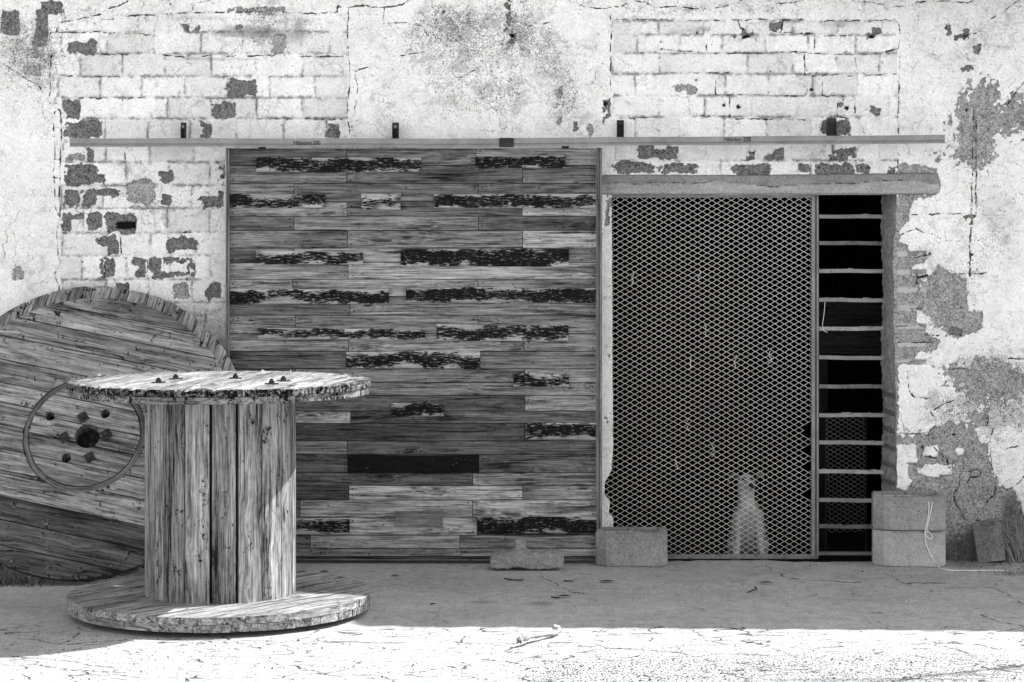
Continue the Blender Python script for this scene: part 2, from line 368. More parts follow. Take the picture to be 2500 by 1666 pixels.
# ------------------------------------------------------------------ ground
def grid_mesh(name, X, Y, Z, keep, attrs, mat, parent=None, extra=None, smooth=True):
    nr, nc = X.shape; idx = np.arange(nr*nc).reshape(nr, nc)
    q = np.stack([idx[:-1, :-1], idx[:-1, 1:], idx[1:, 1:], idx[1:, :-1]], -1)[keep]
    V = np.stack([X, Y, Z], -1).reshape(-1, 3); A = {k: v.ravel() for k, v in attrs.items()}
    if extra is not None:
        ev, ef, ea = extra; q = np.concatenate([q, ef+len(V) if len(ef) else ef]); 
        V = np.concatenate([V, ev]); A = {k: np.concatenate([A[k], ea[k]]) for k in A}
    used = np.zeros(len(V), bool); used[q.ravel()] = True; re = np.cumsum(used)-1
    V = V[used]; q = re[q]; A = {k: a[used] for k, a in A.items()}
    me = bpy.data.meshes.new(name); me.vertices.add(len(V)); me.vertices.foreach_set('co', V.astype(np.float32).ravel())
    me.loops.add(q.size); me.loops.foreach_set('vertex_index', q.ravel().astype(np.int32))
    me.polygons.add(len(q)); me.polygons.foreach_set('loop_start', np.arange(0, q.size, 4, dtype=np.int32))
    me.polygons.foreach_set('use_smooth', np.full(len(q), smooth))
    me.update(calc_edges=True); me.validate()
    for k, a in A.items():
        at = me.attributes.new(k, 'FLOAT', 'POINT'); at.data.foreach_set('value', a.astype(np.float32))
    me.materials.append(mat); return link(bpy.data.objects.new(name, me), parent)

xs = np.concatenate([[-90, -30, -12, -6, -4], np.arange(-3.25, 3.26, .010), [4, 6, 12, 30, 90]])
ys = np.concatenate([[-90, -30, -8, 0, 5, 8], np.arange(9.2, 13.15, .012)])
GX, GY = np.meshgrid(xs, ys)
u = 1250+GX*F/np.maximum(GY, 1); v = HOR+F*HC/np.maximum(GY, 1)
z = fbm(GX, GY, .9, 11, 4)*.006+fbm(GX, GY, .12, 15, 4)*.0016
z = np.where((np.abs(GX) > 3.4) | (GY < 9.1), 0, z)
gcr = np.full(GX.shape, 9.0)
U2 = u+fbm(GX, GY, .10, 21, 3)*9; V2 = v+fbm(GX, GY, .10, 27, 3)*2.2
def zc(l, ox, oy, s): return [(ox+a/s, oy+b/s) for a, b in l]
GCR = [zc(l, 1800, 1300, 3.361) for l in (
    [(235, 250), (300, 320), (400, 370), (450, 385)], [(450, 380), (700, 395), (860, 408), (1040, 412)], [(1230, 280), (1310, 400), (1400, 420), (1700, 415)],
    [(1700, 460), (2100, 455), (2200, 500), (2280, 545), (2353, 600)], [(2130, 455), (2120, 410), (2180, 390)], [(1085, 660), (1200, 670), (1230, 690)],
    [(2000, 680), (2150, 730), (2353, 775)], [(1535, 820), (1545, 880), (1700, 945), (1900, 1000)], [(1660, 915), (2000, 925), (2200, 975)],
    [(0, 845), (400, 850)], [(100, 890), (400, 990), (500, 1030)], [(530, 820), (600, 850)], [(640, 950), (880, 940)], [(0, 1000), (300, 1020)])]
GCR += [zc(l, 0, 1100, 2.77) for l in (
    [(150, 1230), (95, 1310), (20, 1335), (80, 1395), (140, 1500), (200, 1540)], [(460, 1310), (700, 1290), (860, 1275)], [(250, 1450), (500, 1480), (700, 1500), (950, 1540)],
    [(80, 1395), (420, 1420), (760, 1470)], [(1200, 1460), (1320, 1540)], [(0, 1445), (60, 1455)])]
GCR += [zc(l, 500, 1300, 3.92) for l in (
    [(280, 1040), (480, 1100), (550, 1105)], [(740, 1085), (910, 1088)], [(940, 1070), (1070, 1068)], [(1140, 1058), (1300, 1045), (1450, 1045), (1690, 1058), (1890, 1056)],
    [(620, 1210), (760, 1300)], [(860, 1270), (1080, 1335)], [(1820, 1320), (2020, 1355)], [(1890, 1362), (2100, 1392)], [(1690, 1380), (1830, 1430)], [(860, 1235), (930, 1240)])]
GCR += [zc(l, 1100, 1300, 3.361) for l in (
    [(745, 370), (900, 430), (1010, 490), (1110, 500)], [(1190, 925), (1280, 955), (1480, 965), (1900, 995)], [(1970, 795), (2070, 850), (2100, 890), (2353, 935)],
    [(1870, 940), (1950, 1050)], [(1030, 935), (1160, 950)], [(440, 980), (620, 990)], [(450, 1060), (640, 1100), (700, 1150)], [(880, 1100), (1050, 1150)], [(780, 910), (1050, 905)],
    [(0, 1180), (130, 1190), (330, 1215)])]
GCR += [zc([(1270, 1225+d), (1500, 1195+d), (1700, 1165+d*.5), (1900, 1150-d), (2150, 1115+d), (2500, 1078+d)], 1800, 1300, 3.361) for d in (-6, 0, 7)]
for l in GCR: seg_dist(U2, V2, l, gcr, 10)
gcr = gcr/1.5
def gsum(U, V, L):
    r = np.zeros(U.shape)
    for cx, cy, rx, ry, a in L: r += a*np.exp(-((U-cx)/rx)**2-((V-cy)/ry)**2)
    return r
grav = gsum(u, v, [(1500, 1660, 260, 45, 1.0), (2000, 1640, 400, 35, 1.0), (2400, 1660, 260, 60, 1.0), (1850, 1600, 500, 40, .35), (2300, 1490, 260, 30, .45), (900, 1640, 500, 40, .25), (300, 1620, 300, 50, .2)])
grav += np.where(v < 1530, -.2, .38)
gst = gsum(u, v, [(1180, 1470, 45, 6, .8), (1320, 1474, 40, 7, .9), (1130, 1440, 60, 6, .5), (2400, 1480, 160, 12, .5), (300, 1395, 300, 12, .6), (2120, 1660, 260, 4, 1.2), (2330, 1648, 140, 4, 1.2), (2470, 1635, 60, 4, 1.2), (900, 1368, 360, 6, 1.0), (2380, 1380, 110, 12, .9), (20, 1390, 60, 20, 1.0)])
keep = np.ones((GX.shape[0]-1, GX.shape[1]-1), bool)
# ragged front lip of the slab under the gate
edge = 12.965+.075*fbm(xs, xs*0, .22, 33, 4)
edge = np.where((xs > .55) & (xs < 2.12), edge, 13.3)
GYw = np.where(GY > 12.7, 12.7+(GY-12.7)*(edge[None, :]-12.7)/(ys[-1]-12.7), GY)
z = np.where((GYw > edge[None, :]-.002) & (edge[None, :] < 13.2), -.04, z)
g = grid_mesh('ground', GX, GYw, z, keep, {'lit': (v > 1530).astype(float), 'crack': gcr, 'grav': np.clip(grav, -.5, 1.2), 'stain': gst}, GROUND)
g['kind'] = 'structure'
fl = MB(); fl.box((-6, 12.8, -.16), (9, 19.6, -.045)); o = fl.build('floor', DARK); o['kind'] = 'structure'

# ------------------------------------------------------------------ building
bld = thing('warehouse_building', 'old whitewashed brick building front with peeling plaster and an open doorway', 'building', (0, WY, 0))
bld.location = (0, 0, 0)
S = F/WY
A_ROWS = [20, 78, 131, 187, 239, 290, 345, 396, 453, 509, 569, 625, 683, 740, 800]
B_ROWS = [51, 85, 130, 181, 234, 286, 342, 392, 428]
PATCH = [(158,100,239,130),(157,245,197,290),(156,295,250,336),(554,194,627,237),(513,250,576,289),(489,298,518,336),(799,301,831,338),(208,360,230,392),
 (155,402,240,452),(225,425,257,450),(392,415,424,450),(158,463,194,508),(201,462,292,485),(201,470,235,505),(152,520,205,535),(152,530,175,567),(215,520,250,560),(257,519,334,568),(235,576,285,600),(262,590,292,620),
 (410,578,484,612),(404,600,425,620),(257,630,282,679),(315,630,357,655),(335,650,357,679),(363,630,395,665),(363,662,461,679),(395,630,461,642),(284,688,317,715),(502,689,541,733),(491,480,547,509),(530,465,547,495),(391,478,420,500),
 (536,402,549,450),(446,56,462,80),(476,67,489,79),(576,60,592,71),(0,25,48,88),(94,0,154,38),(84,25,118,112),(242,632,254,675),(465,635,478,676),
 (1243,82,1260,105),(1480,232,1491,296),(1799,80,1838,93),(1877,53,1912,74),(2118,80,2140,96),(2130,69,2154,85),(1808,67,1825,84),
 (2122,257,2151,281),(2004,292,2078,330),(2046,250,2058,262),(1554,356,1600,390),(1590,365,1657,390),(1630,356,1657,372),(1822,366,1843,390),(1890,360,1915,392),(1863,378,1890,390),(2031,364,2093,385),(2031,380,2075,391),
 (1501,397,1599,424),(1604,400,1705,424),(1785,400,1884,428),(1946,399,1978,424),(1988,399,2087,430),(2090,401,2125,428),(2165,405,2186,426),(1400,300,1412,318),(1236,0,1246,75),
 (2238,671,2263,680),(2357,522,2383,535),(2364,530,2376,553),(2320,800,2350,820),(2310,60,2322,90),(2325,85,2360,98),(2352,68,2368,90),(2377,100,2394,130),(2345,160,2378,172),(1478,1020,1484,1040),(1480,860,1488,880),(455,640,462,676)]
WHOLES = [(281,542,333,560),(1810,88,1834,94),(2124,86,2134,93),(1244,84,1259,90)]
CONC = [[(2140,475),(2250,470),(2225,500),(2215,540),(2200,560),(2198,590),(2215,600),(2220,625),(2262,625),(2255,660),(2245,700),(2240,745),(2235,790),(2262,800),(2260,815),(2295,835),(2290,852),(2240,862),(2225,885),(2195,890),(2191,1200),(2140,1200)],
 [(2244,690),(2262,680),(2290,650),(2360,680),(2365,760),(2400,760),(2400,800),(2362,820),(2330,828),(2308,815),(2300,800),(2280,790),(2244,750)],
 [(2188,1060),(2267,1058),(2283,1042),(2359,1030),(2364,1007),(2412,1003),(2412,1039),(2426,1046),(2416,1078),(2416,1132),(2429,1167),(2455,1197),(2474,1194),(2491,1231),(2510,1269),(2560,1400),(2188,1400)],
 [(2190,398),(2240,402),(2285,410),(2297,450),(2290,478),(2255,484),(2190,478)],
 [(2346,219),(2377,196),(2439,199),(2448,250),(2497,232),(2560,300),(2560,330),(2439,339),(2426,402),(2381,424),(2332,402),(2287,384),(2332,357),(2323,304),(2341,250)],
 [(2290,900),(2380,870),(2460,890),(2520,930),(2520,985),(2400,975),(2330,960)]]
CONCBOX = [(1640,205,1705,228),(425,690,465,733),(1360,208,1372,240),(1358,280,1372,310),(1435,305,1450,335),(75,120,112,145),(60,160,100,185),(160,380,200,395),(310,440,380,500),(1476,475,1492,560),(665,85,700,130),(560,20,700,35),(30,650,60,690)]
ISLE = [(2193,1084,2238,1128),(2188,1128,2219,1198),(2254,1089,2289,1117),(2249,1135,2318,1164),(2385,1042,2423,1079),(2337,1095,2362,1114),(2226,646,2276,669),(2235,605,2262,620)]
def z1(l): return zc(l, 0, 0, 2.24)
def z2(l): return zc(l, 800, 0, 2.24)
def z3(l): return zc(l, 1600, 0, 2.24)
def z7(l): return zc(l, 1900, 450, 2.852)
def z8(l): return zc(l, 1900, 950, 3.137)
CR = [z1(l) for l in ([(345,40),(355,100),(320,130),(310,175),(272,180),(270,240),(285,300),(270,420),(275,500),(265,555),(330,610),(335,760),(300,800),(300,870),(290,940),(300,1050),(300,1130),(330,1195),(310,1260),(320,1400),(330,1450),(300,1500),(320,1568),(325,1640)],
 [(300,610),(290,700),(300,790)],[(330,800),(325,1000),(330,1190)],[(290,870),(325,875)],[(295,970),(325,975)],[(330,1450),(290,1460)],
 [(325,125),(550,80)],[(555,110),(670,100),(680,90),(1060,70),(1520,62),(1650,75),(1840,68),(1850,30),(1910,42),(2010,30)],[(20,350),(90,400),(210,470),(265,555)],
 [(1905,45),(1900,200),(1910,350),(1915,450),(1900,560),(1900,620),(1915,755)],[(1940,400),(1955,480),(1940,600),(1920,710)],[(270,178),(560,175)],[(560,180),(760,185),(860,200)],
 [(1060,60),(1050,40),(1100,10),(1150,0)],[(560,45),(640,40),(700,5)],[(900,0),(960,50)],[(310,410),(390,418)],[(490,418),(690,420),(710,400)],[(880,300),(1040,318),(1150,305)],[(1200,308),(1500,305)],[(1640,310),(1890,310)],
 [(550,295),(700,300)],[(410,535),(560,540)],[(650,540),(800,535)],[(1130,540),(1270,535)],[(1500,650),(1870,655)],[(660,1290),(662,1385)],[(930,1275),(1090,1270)],[(685,830),(685,890)],[(1030,1420),(1035,1510)],[(806,1420),(808,1520)],[(572,1420),(572,1520)])]
CR += [z2(l) for l in ([(55,65),(50,40),(120,42),(190,28),(240,42),(320,40),(410,25),(440,5),(480,0)],[(1310,0),(1380,30),(1480,50),(1600,35),(1680,5),(1740,15),(1800,45),(1900,35),(2016,50)],[(960,0),(1040,12),(1100,0)],
 [(1550,85),(1549,300),(1548,520)],[(1580,105),(1800,108)],[(310,45),(300,130),(430,125),(540,150)],[(1100,140),(1220,125)],[(400,305),(500,290)],[(640,60),(580,130)],[(1600,650),(1800,640)],[(145,390),(220,370)],[(990,0),(1000,80),(1010,180)],[(640,430),(740,420),(830,370),(900,310)])]
CR += [z3(l) for l in ([(140,40),(240,50),(350,40),(410,25),(440,5),(480,0)],[(590,0),(700,20),(800,5)],[(1070,0),(1200,20),(1330,35),(1450,10),(1600,5),(1700,15),(1760,0)],[(0,110),(450,112),(560,106),(700,108),(900,108),(930,115),(1310,110),(1335,130),(1335,300),(1335,450),(1328,650),(1330,735)],
 [(1330,790),(1325,950)],[(1745,600),(1735,900),(1728,1170)],[(1757,640),(1752,1170)],[(1725,1240),(1722,1500)],[(450,112),(460,150),(540,170)],[(700,115),(690,180),(620,165)],[(690,180),(870,185),(880,200),(1140,190)],
 [(30,270),(280,290),(470,292),(600,290),(780,285),(880,295),(1080,300),(1200,295),(1330,270)],[(60,400),(250,400),(430,400)],[(815,300),(818,412),(905,415),(1000,405),(1080,420),(1320,405)],[(1095,310),(1100,380),(1150,410)],
 [(910,420),(912,525),(1060,528)],[(330,440),(330,518),(820,525),(830,490)],[(200,635),(408,637),(408,530)],[(995,530),(998,640),(1060,650)],[(370,650),(820,655)],[(1990,0),(1890,70),(1840,100)],[(1750,180),(1680,200)],[(280,240),(275,285)],[(550,200),(552,260)],[(497,800),(498,870)],[(965,800),(965,880)],[(185,540),(187,630)],[(1090,540),(1092,620)],
 [(1930,570),(2016,450)],[(870,200),(870,270)])]
CR += [z7(l) for l in ([(900,215),(1030,210),(1270,205)],[(1080,630),(1250,628),(1450,620)],[(860,350),(960,310),(1000,330),(1070,350)],[(920,515),(1050,495)],[(1020,1050),(1200,1055)],[(830,1103),(1070,1105)],[(900,1300),(910,1420),(940,1480),(1060,1490)],[(1140,1295),(1300,1285),(1350,1310)],[(1580,1210),(1711,1220)],[(1165,330),(1165,395),(1270,400)],[(1330,360),(1335,640)],[(820,870),(1000,870)],[(810,990),(960,985)],[(800,300),(790,480),(760,560),(765,640)],[(800,640),(790,900),(805,1180)])]
CR += [z8(l) for l in ([(1160,340),(1155,400),(1210,470),(1290,540),(1310,600),(1350,635)],[(1320,555),(1395,545),(1420,600),(1395,650),(1390,740),(1345,800),(1350,870),(1400,940),(1430,1000),(1540,1010)],[(1420,600),(1430,635),(1550,620),(1560,700),(1570,760)],[(1670,720),(1660,800),(1580,900),(1565,960)],
 [(1605,165),(1605,280),(1645,310),(1620,400),(1620,480),(1635,560),(1650,640),(1740,775),(1800,765),(1855,890),(1860,960)],[(920,340),(1060,345),(1160,330),(1200,290),(1210,240),(1170,180),(1170,90),(1040,60),(1000,20)],[(1190,160),(1300,100),(1360,85)],[(1440,720),(1470,680),(1540,670)],[(905,770),(990,790),(1010,800)],[(1700,470),(1880,430)],[(1810,750),(1882,670)],[(1100,440),(1130,520),(1200,530)])]
fx0, fx1 = -3.08, 3.08; dg = .0062
xs = np.concatenate([[-9, -6.5, -5, -4.2, -3.6, -3.3], np.arange(fx0, fx1, dg), [3.3, 3.6, 4.2, 5, 6.5, 9]])
XL, XR, ZT = (1496-1250)/S, (2186-1250)/S, HC-(476-HOR)/S
il = np.argmin(np.abs(xs-XL)); ir = np.argmin(np.abs(xs-XR)); xs[il] = XL; xs[ir] = XR
zs = np.concatenate([np.arange(-.06, 3.2, dg), [3.22, 3.24]])
iz = np.argmin(np.abs(zs-ZT)); zs[iz] = ZT
WX, WZ = np.meshgrid(xs, zs)
pyrow = HOR+(HC-zs)*S
XLP = [(475,1493),(600,1494),(1000,1496),(1086,1497),(1149,1493),(1165,1484),(1178,1477),(1207,1476),(1216,1483),(1224,1489),(1252,1487),(1264,1497),(1293,1497),(1400,1497)]
XRP = [(475,2189),(560,2186),(640,2180),(700,2184),(800,2183),(900,2186),(1000,2189),(1100,2190),(1220,2190),(1400,2190)]
def prof(L, y, amp, seed):
    a = np.interp(y, [q[0] for q in L], [q[1] for q in L]); return a+amp*fbm(y, y*0, 22, seed, 4)
xl = (prof(XLP, pyrow, 1.6, 41)-1250)/S; xr = (prof(XRP, pyrow, 3, 44)-1250)/S
below = zs <= ZT+1e-6
fade = np.clip((zs-ZT)/.25, 0, 1); dl = np.where(below, xl-XL, (xl[iz]-XL)*(1-fade)); dr = np.where(below, xr-XR, (xr[iz]-XR)*(1-fade))
bump_ = lambda x, c, dd: np.exp(-((x-c)/.12)**2)[None, :]*dd[:, None]
WX = WX+bump_(xs, XL, dl)+bump_(xs, XR, dr)
U = 1250+WX*S; V = HOR+(HC-WZ)*S
n1 = fbm(U, V, 60, 51, 4); n2 = fbm(U, V, 16, 55, 4); n3 = fbm(U, V, 6, 59, 3)
Uw = U+n2*9+n3*4; Vw = V+fbm(U, V, 20, 63, 4)*9+fbm(U, V, 6, 67, 3)*3
expose = np.full(U.shape, -30.0)
for x0, y0, x1, y1 in PATCH:
    m = (U > x0-40) & (U < x1+40) & (V > y0-40) & (V < y1+40)
    rx = (x1-x0)/2; ry = (y1-y0)/2; a = np.abs(Uw[m]-(x0+x1)/2)/rx; b = np.abs(Vw[m]-(y0+y1)/2)/ry
    expose[m] = np.maximum(expose[m], (1-(a**6+b**6)**(1/6))*min(rx, ry))
expose += n2*5+n3*2.5-.8
conc = np.full(U.shape, -40.0)
for i, pl in enumerate(CONC):
    amp = 30 if i in (4, 5) else (16 if i == 2 else 8)
    conc = np.maximum(conc, poly_sd(Uw, Vw, pl)-(6 if i in (4, 5) else 0)+(n2+n3)*amp)
for x0, y0, x1, y1 in CONCBOX:
    m = (U > x0-40) & (U < x1+40) & (V > y0-40) & (V < y1+40)
    rx = (x1-x0)/2; ry = (y1-y0)/2; a = np.abs(Uw[m]-(x0+x1)/2)/rx; b = np.abs(Vw[m]-(y0+y1)/2)/ry
    conc[m] = np.maximum(conc[m], (1-(a**3+b**3)**(1/3))*min(rx, ry)+n3[m]*4)
for x0, y0, x1, y1 in ISLE:
    m = (U > x0-30) & (U < x1+30) & (V > y0-30) & (V < y1+30)
    rx = (x1-x0)/2; ry = (y1-y0)/2; a = np.abs(Uw[m]-(x0+x1)/2)/rx; b = np.abs(Vw[m]-(y0+y1)/2)/ry
    conc[m] = np.minimum(conc[m], -(1-(a**3+b**3)**(1/3))*min(rx, ry)+n2[m]*3)
crack = np.full(U.shape, 9.0)
Uc = U+n2*2.5+n3*1.5; Vc = V+fbm(U, V, 9, 71, 3)*3
for l in CR: seg_dist(Uc, Vc, l, crack, 14)
# brick courses showing through the paint
bt = np.zeros(U.shape); relief = np.zeros(U.shape); joint = np.full(U.shape, 19.0); rg = random.Random(5)
def courses(rows, xa, xb, per, lo=0):
    for i in range(len(rows)-1):
        y0, y1 = rows[i], rows[i+1]; m = (V > y0-14) & (V < y1+14) & (U > xa) & (U < xb)
        joint[m] = np.minimum(joint[m], np.abs(Vc[m]-y0))
        x = xa+(per/2 if i % 2 else 0)+rg.uniform(-8, 8)
        mm = (V > y0) & (V < y1) & (U > xa) & (U < x); bt[mm] = rg.uniform(-.15, .05)
        while x < xb:
            mm = (V > y0) & (V < y1) & (np.abs(U-x) < 14); joint[mm] = np.minimum(joint[mm], np.abs(Uc[mm]-x)+.5); xn = x+per+rg.uniform(-7, 7)
            mm = (V > y0) & (V < y1) & (U > x) & (U < min(xn, xb)); bt[mm] = rg.uniform(-.15, .05); relief[mm] = rg.uniform(-.004, .002); x = xn
courses(A_ROWS[1:7], 148, 850, 108); courses(A_ROWS[6:], 148, 552, 104)
courses(B_ROWS, 1497, 2190, 108)
JR = [(2192, 2270)]
for y in range(620, 900, 44):
    m = (U > 2192) & (U < 2262) & (np.abs(V-y) < 8); joint[m] = np.minimum(joint[m], np.abs(Vc[m]-y)-4)
jn = np.clip(1-(joint-1.0)/3.2, 0, 1)
fillm = np.clip(.5+n1*1.2+n2*.9, 0, 1)
jatt = jn*fillm*.9; jatt = np.where((U > 2192) & (U < 2264) & (V > 600) & (V < 905), jn, jatt); jsoft = np.exp(-np.clip(joint-1, 0, 18)/5)*np.clip(.75+n1*1.0+n2, 0, 1.3)*(joint < 18)
grime = gsum(U, V, [(1100,80,110,110,1.0),(1190,230,110,70,.7),(1320,120,70,100,.75),(1400,250,80,90,.6),(950,260,60,60,.4),(1260,60,60,60,.6),(2450,120,90,120,.5),(2250,180,60,120,.35),(2400,560,80,140,.5),(2450,1020,120,90,.9),(2400,930,120,50,.9),
 (2300,1000,80,40,.7),(60,100,110,90,.8),(110,180,50,80,.5),(700,60,140,50,.5),(430,40,160,30,.4),(640,110,60,50,.6),(250,30,80,30,.5),(1900,15,240,25,.6),(1650,20,150,20,.5),(330,490,60,60,.6),(450,560,90,60,.35),(520,760,60,40,.6),(60,660,80,50,.3),(2300,720,60,90,.8),(2420,880,80,40,.6)])
grime = grime+n1*.45-.1
stain = gsum(U, V, [(640,75,60,14,.9),(560,70,50,10,.5),(590,85,70,8,.9),(480,45,120,8,.5),(730,60,18,35,.7),(700,100,60,25,.45),(30,55,26,30,1.0),(100,70,20,50,1.0),(50,110,30,20,.5),(1150,170,45,12,.6),(1660,78,60,12,.5),(1720,70,40,10,.5),(2050,60,60,12,.7),(2450,560,60,60,.35),(2420,480,40,60,.4),(520,145,160,6,.6),(800,140,50,6,.6),(1700,130,160,4,.6),(2050,180,80,4,.5),(2440,950,100,16,.8),(2300,1020,60,12,.3),(2240,740,30,120,.15),(35,440,20,90,.1)])
dep = fbm(U, V, 260, 81, 3)*.006+n2*.0016+n3*.0006
dep += np.where(expose > 0, .006, 0)*np.clip(expose/2, 0, 1)+np.clip(conc/3, 0, 1)*.005
dep += relief*np.clip(joint/4, 0, 1)+jn*.006+np.clip(1-crack/2.4, 0, 1)*.007
for x0, y0, x1, y1 in WHOLES:
    rx = (x1-x0)/2; ry = (y1-y0)/2; q = 1-((np.abs(U+n3*3-(x0+x1)/2)/rx)**8+(np.abs(V+n2*4-(y0+y1)/2)/ry)**8)**.125
    dep = np.where(np.abs(U-(x0+x1)/2) < rx+10, dep+np.clip(q*min(rx, ry)/3, 0, 1)*.06, dep)
    crack = np.where(q > 0.05, -3, crack)
for x, y, r in [(1768,257,5),(1982,219,5),(1803,261,6),(2068,264,6),(1702,80,4),(1614,103,3),(2361,269,4),(2270,620,3),(2374,622,3),(1700,196,3),(1478,254,6),(200,640,3),(2330,1062,4),(1881,175,3),(2000,410,3),(2104,408,3)]:
    d = np.hypot(U-x, V-y); dep += np.clip((r-d)/2, 0, 1)*.03; crack = np.where(d < r-.5, -3, crack)
WYc = WY+dep
keep = ~((zs[:-1, None] < ZT-1e-6) & (xs[None, :-1] >= XL-1e-6) & (xs[None, :-1] < XR-1e-6))
ATT = {'expose': np.clip(expose/6, -1, 1), 'conc': np.clip(conc/8, -1, 1), 'crack': crack, 'grime': grime, 'stain': stain, 'joint': jatt, 'damp': gsum(U, V, [(2365, 1350, 75, 60, .95), (2480, 1320, 50, 90, .9), (2280, 1355, 60, 40, .6), (2400, 1200, 60, 60, .35), (2470, 1240, 20, 50, .5), (540, 880, 14, 60, .3)]), 'jsoft': jsoft, 'bt': bt}
# reveals: strips from the opening's front edges to the back of the wall
rows = np.where(below)[0]; ev = []; ef = []; ea = {k: [] for k in ATT}
def strip(cols_rows, back, nst=10):
    base = len(ev); n = len(cols_rows)
    for (r, c), bk in zip(cols_rows, back):
        p0 = np.array([WX[r, c], WYc[r, c], WZ[r, c]])
        for k in range(nst+1):
            t = k/nst; p = p0*(1-t)+np.array(bk)*t
            if 0 < k: p[0] += .003*math.sin(p[2]*40+k*1.7)+.002*math.sin(p[2]*133+k)
            ev.append(p)
            for kk in ATT: ea[kk].append({'conc': .9, 'expose': ATT['expose'][r, c] if k < 1 else (-.6+.9*math.sin(WZ[r, c]*2*math.pi/.10) if WZ[r, c] < .95 else -1), 'crack': 9, 'grime': .3, 'stain': 0, 'joint': 0, 'damp': 0, 'jsoft': 0, 'bt': 0}[kk])
    for i in range(n-1):
        for k in range(nst):
            a = base+i*(nst+1)+k; ef.append((a, a+1, a+nst+2, a+nst+1))
strip([(r, ir) for r in rows], [((2153+2*math.sin(pyrow[r]*.02)-1250)*13.34/F, 13.34, zs[r]) for r in rows])
strip([(r, il) for r in rows], [(WX[r, il]-.02, 13.34, zs[r]) for r in rows])
cs = np.arange(il, ir+1); strip([(iz, c) for c in cs], [(WX[iz, c], 13.34, ZT+.004) for c in cs], 6)
strip_extra = (np.array(ev), np.array(ef), {k: np.array(v_) for k, v_ in ea.items()})
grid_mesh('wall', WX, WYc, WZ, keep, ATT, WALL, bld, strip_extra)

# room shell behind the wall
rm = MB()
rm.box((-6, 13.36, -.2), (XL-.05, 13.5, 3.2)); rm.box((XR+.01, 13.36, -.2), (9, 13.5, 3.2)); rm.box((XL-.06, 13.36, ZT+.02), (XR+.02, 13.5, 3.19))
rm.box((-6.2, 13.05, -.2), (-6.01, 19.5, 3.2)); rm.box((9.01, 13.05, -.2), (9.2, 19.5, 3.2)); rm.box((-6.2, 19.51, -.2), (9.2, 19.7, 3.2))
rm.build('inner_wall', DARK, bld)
# unseen roof behind the parapet; sheet edges stepped to shape the yard's shadow
rf = MB()
def sheet(x0, x1, ye, yb, z0, z1, per=.19, amp=.02):
    n = int((x1-x0)/.019); vs = []; fs = []
    for i in range(n+1):
        x = x0+(x1-x0)*i/n; zz = amp*math.tanh(2.2*math.sin(x*2*math.pi/per)); e = ye(x)
        vs += [(x, e, z0+zz), (x, yb, z1+zz)]
    for i in range(n): fs.append((2*i, 2*i+1, 2*i+3, 2*i+2))
    rf.add(vs, fs)
def shy(x): return float(np.interp(x, [.74, 1.06, 1.1, 1.3, 1.9, 1.95, 2.18, 2.24, 2.6, 6.0, 9.2], [12.92, 12.92, 12.80, 12.80, 12.74, 12.70, 12.66, 12.42, 12.36, 12.2, 12.15]))
sheet(.75, 9.2, shy, 19.8, 3.30, 3.28)
sheet(-9.2, .74, lambda x: 12.955, 19.8, 3.27, 3.2)
rf.build('roof', ROOFM, bld)
# lintel
nx, nz = 220, 16; lx0, lx1 = 1468, 2294; vs = []; keepv = []
LXs = np.linspace(lx0, lx1, nx); LT = np.linspace(0, 1, nz); LU, LV = np.meshgrid(LXs, LT)
top = 427-5*np.clip((LU-1900)/400, 0, 1)+1.4*fbm(LU, LU*0, 30, 91, 3); bot = 475.5+1.0*fbm(LU, LU*0, 60, 92, 3)
endf = np.clip((LU-2270)/24, 0, 1); top = top+endf**2*5; bot = bot-endf**2*4
Lpy = top+(bot-top)*LV; lip = 12*np.clip(1-np.abs(Lpy-448-13*fbm(LU, LU*0, 110, 97, 5))/3.5, 0, 1)*(fbm(LU, LU*0, 45, 98, 3) > -.25)
yy = WY-.016+.0009*lip+.004*(Lpy < 448+13*fbm(LU, LU*0, 110, 97, 5))+.004*fbm(LU, Lpy, 40, 95, 4)+np.maximum(np.abs(LV-.5)*2-.9, 0)*.10+endf**2*.012
X_ = (LU-1250)*yy/F; Z_ = HC-(Lpy-HOR)*yy/F
lo_ = grid_mesh('lintel', X_, yy, Z_, np.ones((nz-1, nx-1), bool), {'tone': (Lpy < 448+13*fbm(LU, LU*0, 110, 97, 5)).astype(float), 'lip': lip/12}, LINT, bld)
so = lo_.modifiers.new('thick', 'SOLIDIFY'); so.thickness = .05; so.offset = -1 if lo_.data.polygons[0].normal.y < 0 else 1

# ------------------------------------------------------------------ sliding door
DY = 12.86
door = thing('sliding_door', 'wide sliding door of horizontal weathered boards with raised black strips', 'sliding door', P(1006, 1362, DY))
doff = Vector(door.location)
def settle(o, t):   # keep world placement of a part under its thing
    o.location = -Vector(t.location); return o
ROWS = [(362,404,[846,1162]),(404,448,[846,1276]),(448,493,[718,1168]),(493,528,[847,1275]),(528,563,[718,1168]),(563,606,[848,1276]),(606,641,[718,1168]),(641,682,[850]),
 (682,724,[715,1167]),(724,770,[854]),(770,815,[721,1167]),(815,858,[851,1280]),(858,901,[845,1172]),(901,934,[722,1281]),(934,966,[856]),(966,1004,[1281]),(1004,1034,[856]),(1034,1077,[1281]),
 (1077,1110,[848]),(1110,1154,[850,1169]),(1154,1186,[1154]),(1186,1221,[852,1276]),(1221,1263,[733,1154]),(1263,1307,[853,1165]),(1307,1339,[758,1122]),(1339,1359,[795,1125])]
LIGHTB = {(5,2):.34,(7,1):.30,(3,0):.24,(3,2):.25,(21,1):.33,(22,1):.30,(22,2):.34,(23,1):.34,(15,1):.32,(21,0):.07,(17,0):.08,(19,0):.09,(19,2):.13,(20,0):.12,(9,0):.13,(16,0):.28,(12,0):.12,(4,0):.11,(1,2):.13,(4,2):.13,(14,1):.20,(11,1):.24}
